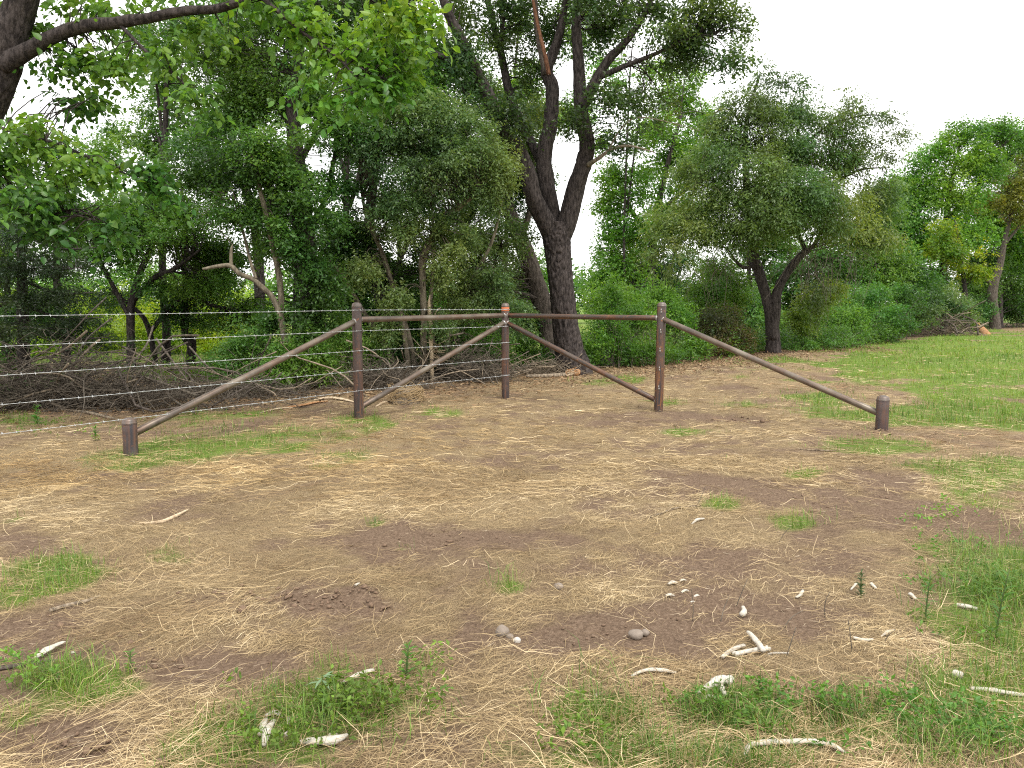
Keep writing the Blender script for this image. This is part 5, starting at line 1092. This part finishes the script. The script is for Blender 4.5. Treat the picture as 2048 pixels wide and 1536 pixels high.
bone("small white bone sliver on bare soil, right of centre", [(1383, 1057), (1394, 1053), (1407, 1050)], [2, 5, 4], 916, "bone_sliver")
for i, (px, py, r, lab) in enumerate([(1345, 1176, 9, "brightest chip at the top left of the scattered bone chips"), (1340, 1199, 8, "bone chip at the lower left of the scattered chips"), (1370, 1190, 7, "flat bone chip in the middle of the scattered chips"), (1394, 1199, 6, "bone chip at the right of the scattered chips"), (1386, 1210, 5, "lowest of the scattered bone chips"), (1366, 1170, 6, "topmost of the scattered bone chips")]):
    bone(lab, [(px - r, py + 2), (px, py), (px + r, py - 1)], [r * .5, r * .8, r * .4], 920 + i, "bone_chip", .6)
bone("small hooked bone standing on the soil, left of the upright weed", [(1592, 1198), (1600, 1195), (1606, 1186)], [4, 6, 4], 930, "bone_fragment")
bone("white bone block in the grass at the lower right", [(1908, 1352), (1922, 1358)], [12, 12], 931, "bone_fragment", .8, lift=1.2)
bone("long bone half buried in grass at the right edge", [(1940, 1380), (1980, 1380), (2020, 1384), (2055, 1382)], [6, 8, 7, 6], 932, "long_bone")
bone("bone splinter right of the upright weed", [(1742, 1172), (1752, 1180)], [5, 4], 933, "bone_fragment")
bone("bone splinter left of the upright weed", [(1702, 1184), (1712, 1172)], [3, 4], 934, "bone_fragment")
bone("pale bone in the weeds right of the upright weed", [(1820, 1190), (1832, 1198)], [7, 5], 935, "bone_fragment")
bone("pale bone hidden in the tall grass at the right", [(1912, 1206), (1935, 1210), (1955, 1212)], [6, 8, 5], 936, "bone_fragment")
bone("broad pale bone blade on the soil at the left edge", [(68, 1320), (95, 1303), (128, 1284)], [6, 15, 8], 937, "shoulder_bone", .35)
bone("small bone crumb left of the dark clod heap", [(143, 1307), (150, 1305)], [5, 4], 938, "bone_chip")
bone("bone crumb on the clods left of centre", [(712, 1193), (719, 1187)], [4, 4], 939, "bone_chip")
bone("small grey bone scrap in the straw below the arched rib", [(1190, 1408), (1205, 1402)], [6, 4], 940, "bone_chip")
bone("forked grey bone standing up from the soil, above the crossed cluster", [(1484, 1243), (1488, 1232), (1486, 1222)], [9, 8, 5], 941, "bone_fragment", .7, lift=1.6)
def rock(label, px, py, rpx, seed, m, sc=(1, 1, .8)):
    import bmesh
    c = gnd(px, py); k = math.hypot(c[1], CAM_H) / FPX; r = rpx * k
    bm = bmesh.new(); bmesh.ops.create_icosphere(bm, subdivisions=3, radius=1.0)
    me = bpy.data.meshes.new("stone"); bm.to_mesh(me); bm.free()
    V = np.array([v.co[:] for v in me.vertices]); f = 1 + .5 * (fbm(V[:, 0] * 1.4 + seed, V[:, 1] * 1.4, V[:, 2] * 1.4, s=seed, o=3) - .5)
    V = V * f[:, None] * np.array(sc) * r; me.vertices.foreach_set("co", V.astype(np.float32).ravel())
    me.polygons.foreach_set("use_smooth", np.ones(len(me.polygons), dtype=bool)); me.update()
    o = new_obj("stone", me, m, None, (c[0], c[1], c[2] + r * sc[2] * .45)); return tag(o, label, "stone", "stones on the bare soil")
rock("rounded brown stone on the bare soil in the lower middle", 1004, 1283, 13, 951, M_STONE, (1, 1, 1))
rock("small white stone touching the rounded brown stone", 1034, 1298, 7.5, 952, M_CHALK)
rock("small grey stone between the rounded and the white stone", 1020, 1290, 7, 953, M_STONE)
rock("mottled brown stone on the bare soil, right of the rounded stone", 1272, 1284, 13, 954, M_STONE, (1.1, 1, .7))
rock("small brown stone right of the mottled stone", 1290, 1278, 8, 955, M_STONE)
rock("small grey stone in straw above the bare patch", 1117, 1188, 9, 956, M_STONE)

# ------------------------------------------------------------------ single weeds and stalks
def weed(label, px, py, hgt, nleaf, L, wr, cols, seed, top_only=False, spread=.0, name="weed"):
    b = gnd(px, py); rg = np.random.default_rng(seed); t = thing(name, b, label, "weed", "single weeds standing in the clearing")
    lean = rg.normal(size=2) * .1 * hgt
    sp = np.array([(0, 0, -.02), (lean[0] * .4, lean[1] * .4, hgt * .5), (lean[0], lean[1], hgt)])
    V, F = tube(sp, [.004, .0035, .0018], 5, 8); Tt = np.tile(np.array([[.12, .17, .06]]), (len(V), 1)); new_obj("stem", mesh("stem", V, quads2tris(F), Tt), M_GRASS, t)
    me_l = None
    for k in range(nleaf):
        f = rg.uniform(.75, 1) if top_only else (.12 + .88 * k / nleaf)
        p = np.array([np.interp(f, [0, .5, 1], sp[:, i]) for i in range(3)]); a = k * 2.4 + rg.normal() * .3
        if me_l is None:
            v, fc, _ = leaf_arrays(np.zeros((1, 3)), np.array([[1., 0, 0]]), np.array([[0, 0, 1.]]), [1.], [wr], True); me_l = mesh("leaf", v, fc, np.tile(np.array([cols]), (len(v), 1))); me_l.materials.append(M_GRASS)
        o = new_obj("leaf", me_l, None, t, tuple(p)); o.scale = [float(L * rg.uniform(.7, 1.15) * (1 - .3 * f))] * 3; o.rotation_euler = (float(rg.normal() * .2), float(-.5 + rg.normal() * .25 + spread), a)
weed("upright bushy weed right of the soil patch, lower right", 1722, 1195, .13, 46, .045, .22, (.06, .10, .035), 961)
weed("small upright leafy weed below the centre of the picture", 812, 1372, .13, 26, .045, .3, (.085, .20, .035), 962)
weed("pale grey green seedling with starry leaves beside the slanting bone", 648, 1420, .10, 8, .085, .2, (.20, .30, .17), 963, True, .45)
weed("tall soft weed in the grass at the right edge", 1990, 1270, .34, 44, .07, .2, (.09, .20, .04), 964)
weed("leafy weed between the upright weed and the right edge", 1850, 1240, .22, 34, .06, .2, (.10, .21, .05), 965)
weed("bright green sprout right of the short left post", 190, 880, .16, 22, .07, .4, (.10, .24, .035), 966)
weed("bright green sprout at the left edge below the brush heap", 75, 852, .24, 30, .08, .45, (.09, .24, .04), 967)
weed("small green sprout on the left bare soil", 262, 1345, .08, 14, .04, .35, (.10, .22, .035), 968)
# brown cut stems standing up from the soil at right
rg = np.random.default_rng(970)
for px, py, lab in [(1385, 1248, "left of the forked grey bone"), (1440, 1250, "just left of the forked grey bone, leaning right"), (1470, 1215, "just above the forked grey bone"), (1562, 1260, "above the right end of the crossed bones"), (1650, 1235, "between the hooked bone and the upright weed"),
                    (1555, 1090, "on the bare track left of the small grass tuft"), (1390, 1020, "beside the small white bone sliver"), (1570, 1320, "at the tip of the thin bone of the crossed cluster"), (1705, 1310, "just below the broken rib"), (1765, 1290, "between the two halves of the broken rib"), (1880, 1150, "at the edge of the tall grass on the right")]:
    b = gnd(px, py); ln = rg.uniform(.07, .15); d = np.array([rg.normal() * .45 + .25, rg.normal() * .2, 1.0]); d /= np.linalg.norm(d)
    o = new_obj("dead_weed", tube_mesh("dead_weed", [(0, 0, -.02), d * ln * .5, d * ln + rg.normal(size=3) * .01], [.0024, .0021, .0012], 5, 6), M_TWIG, None, tuple(b))
    tag(o, "thin brown bare dead weed " + lab, "weed", "dead weeds standing in the soil")
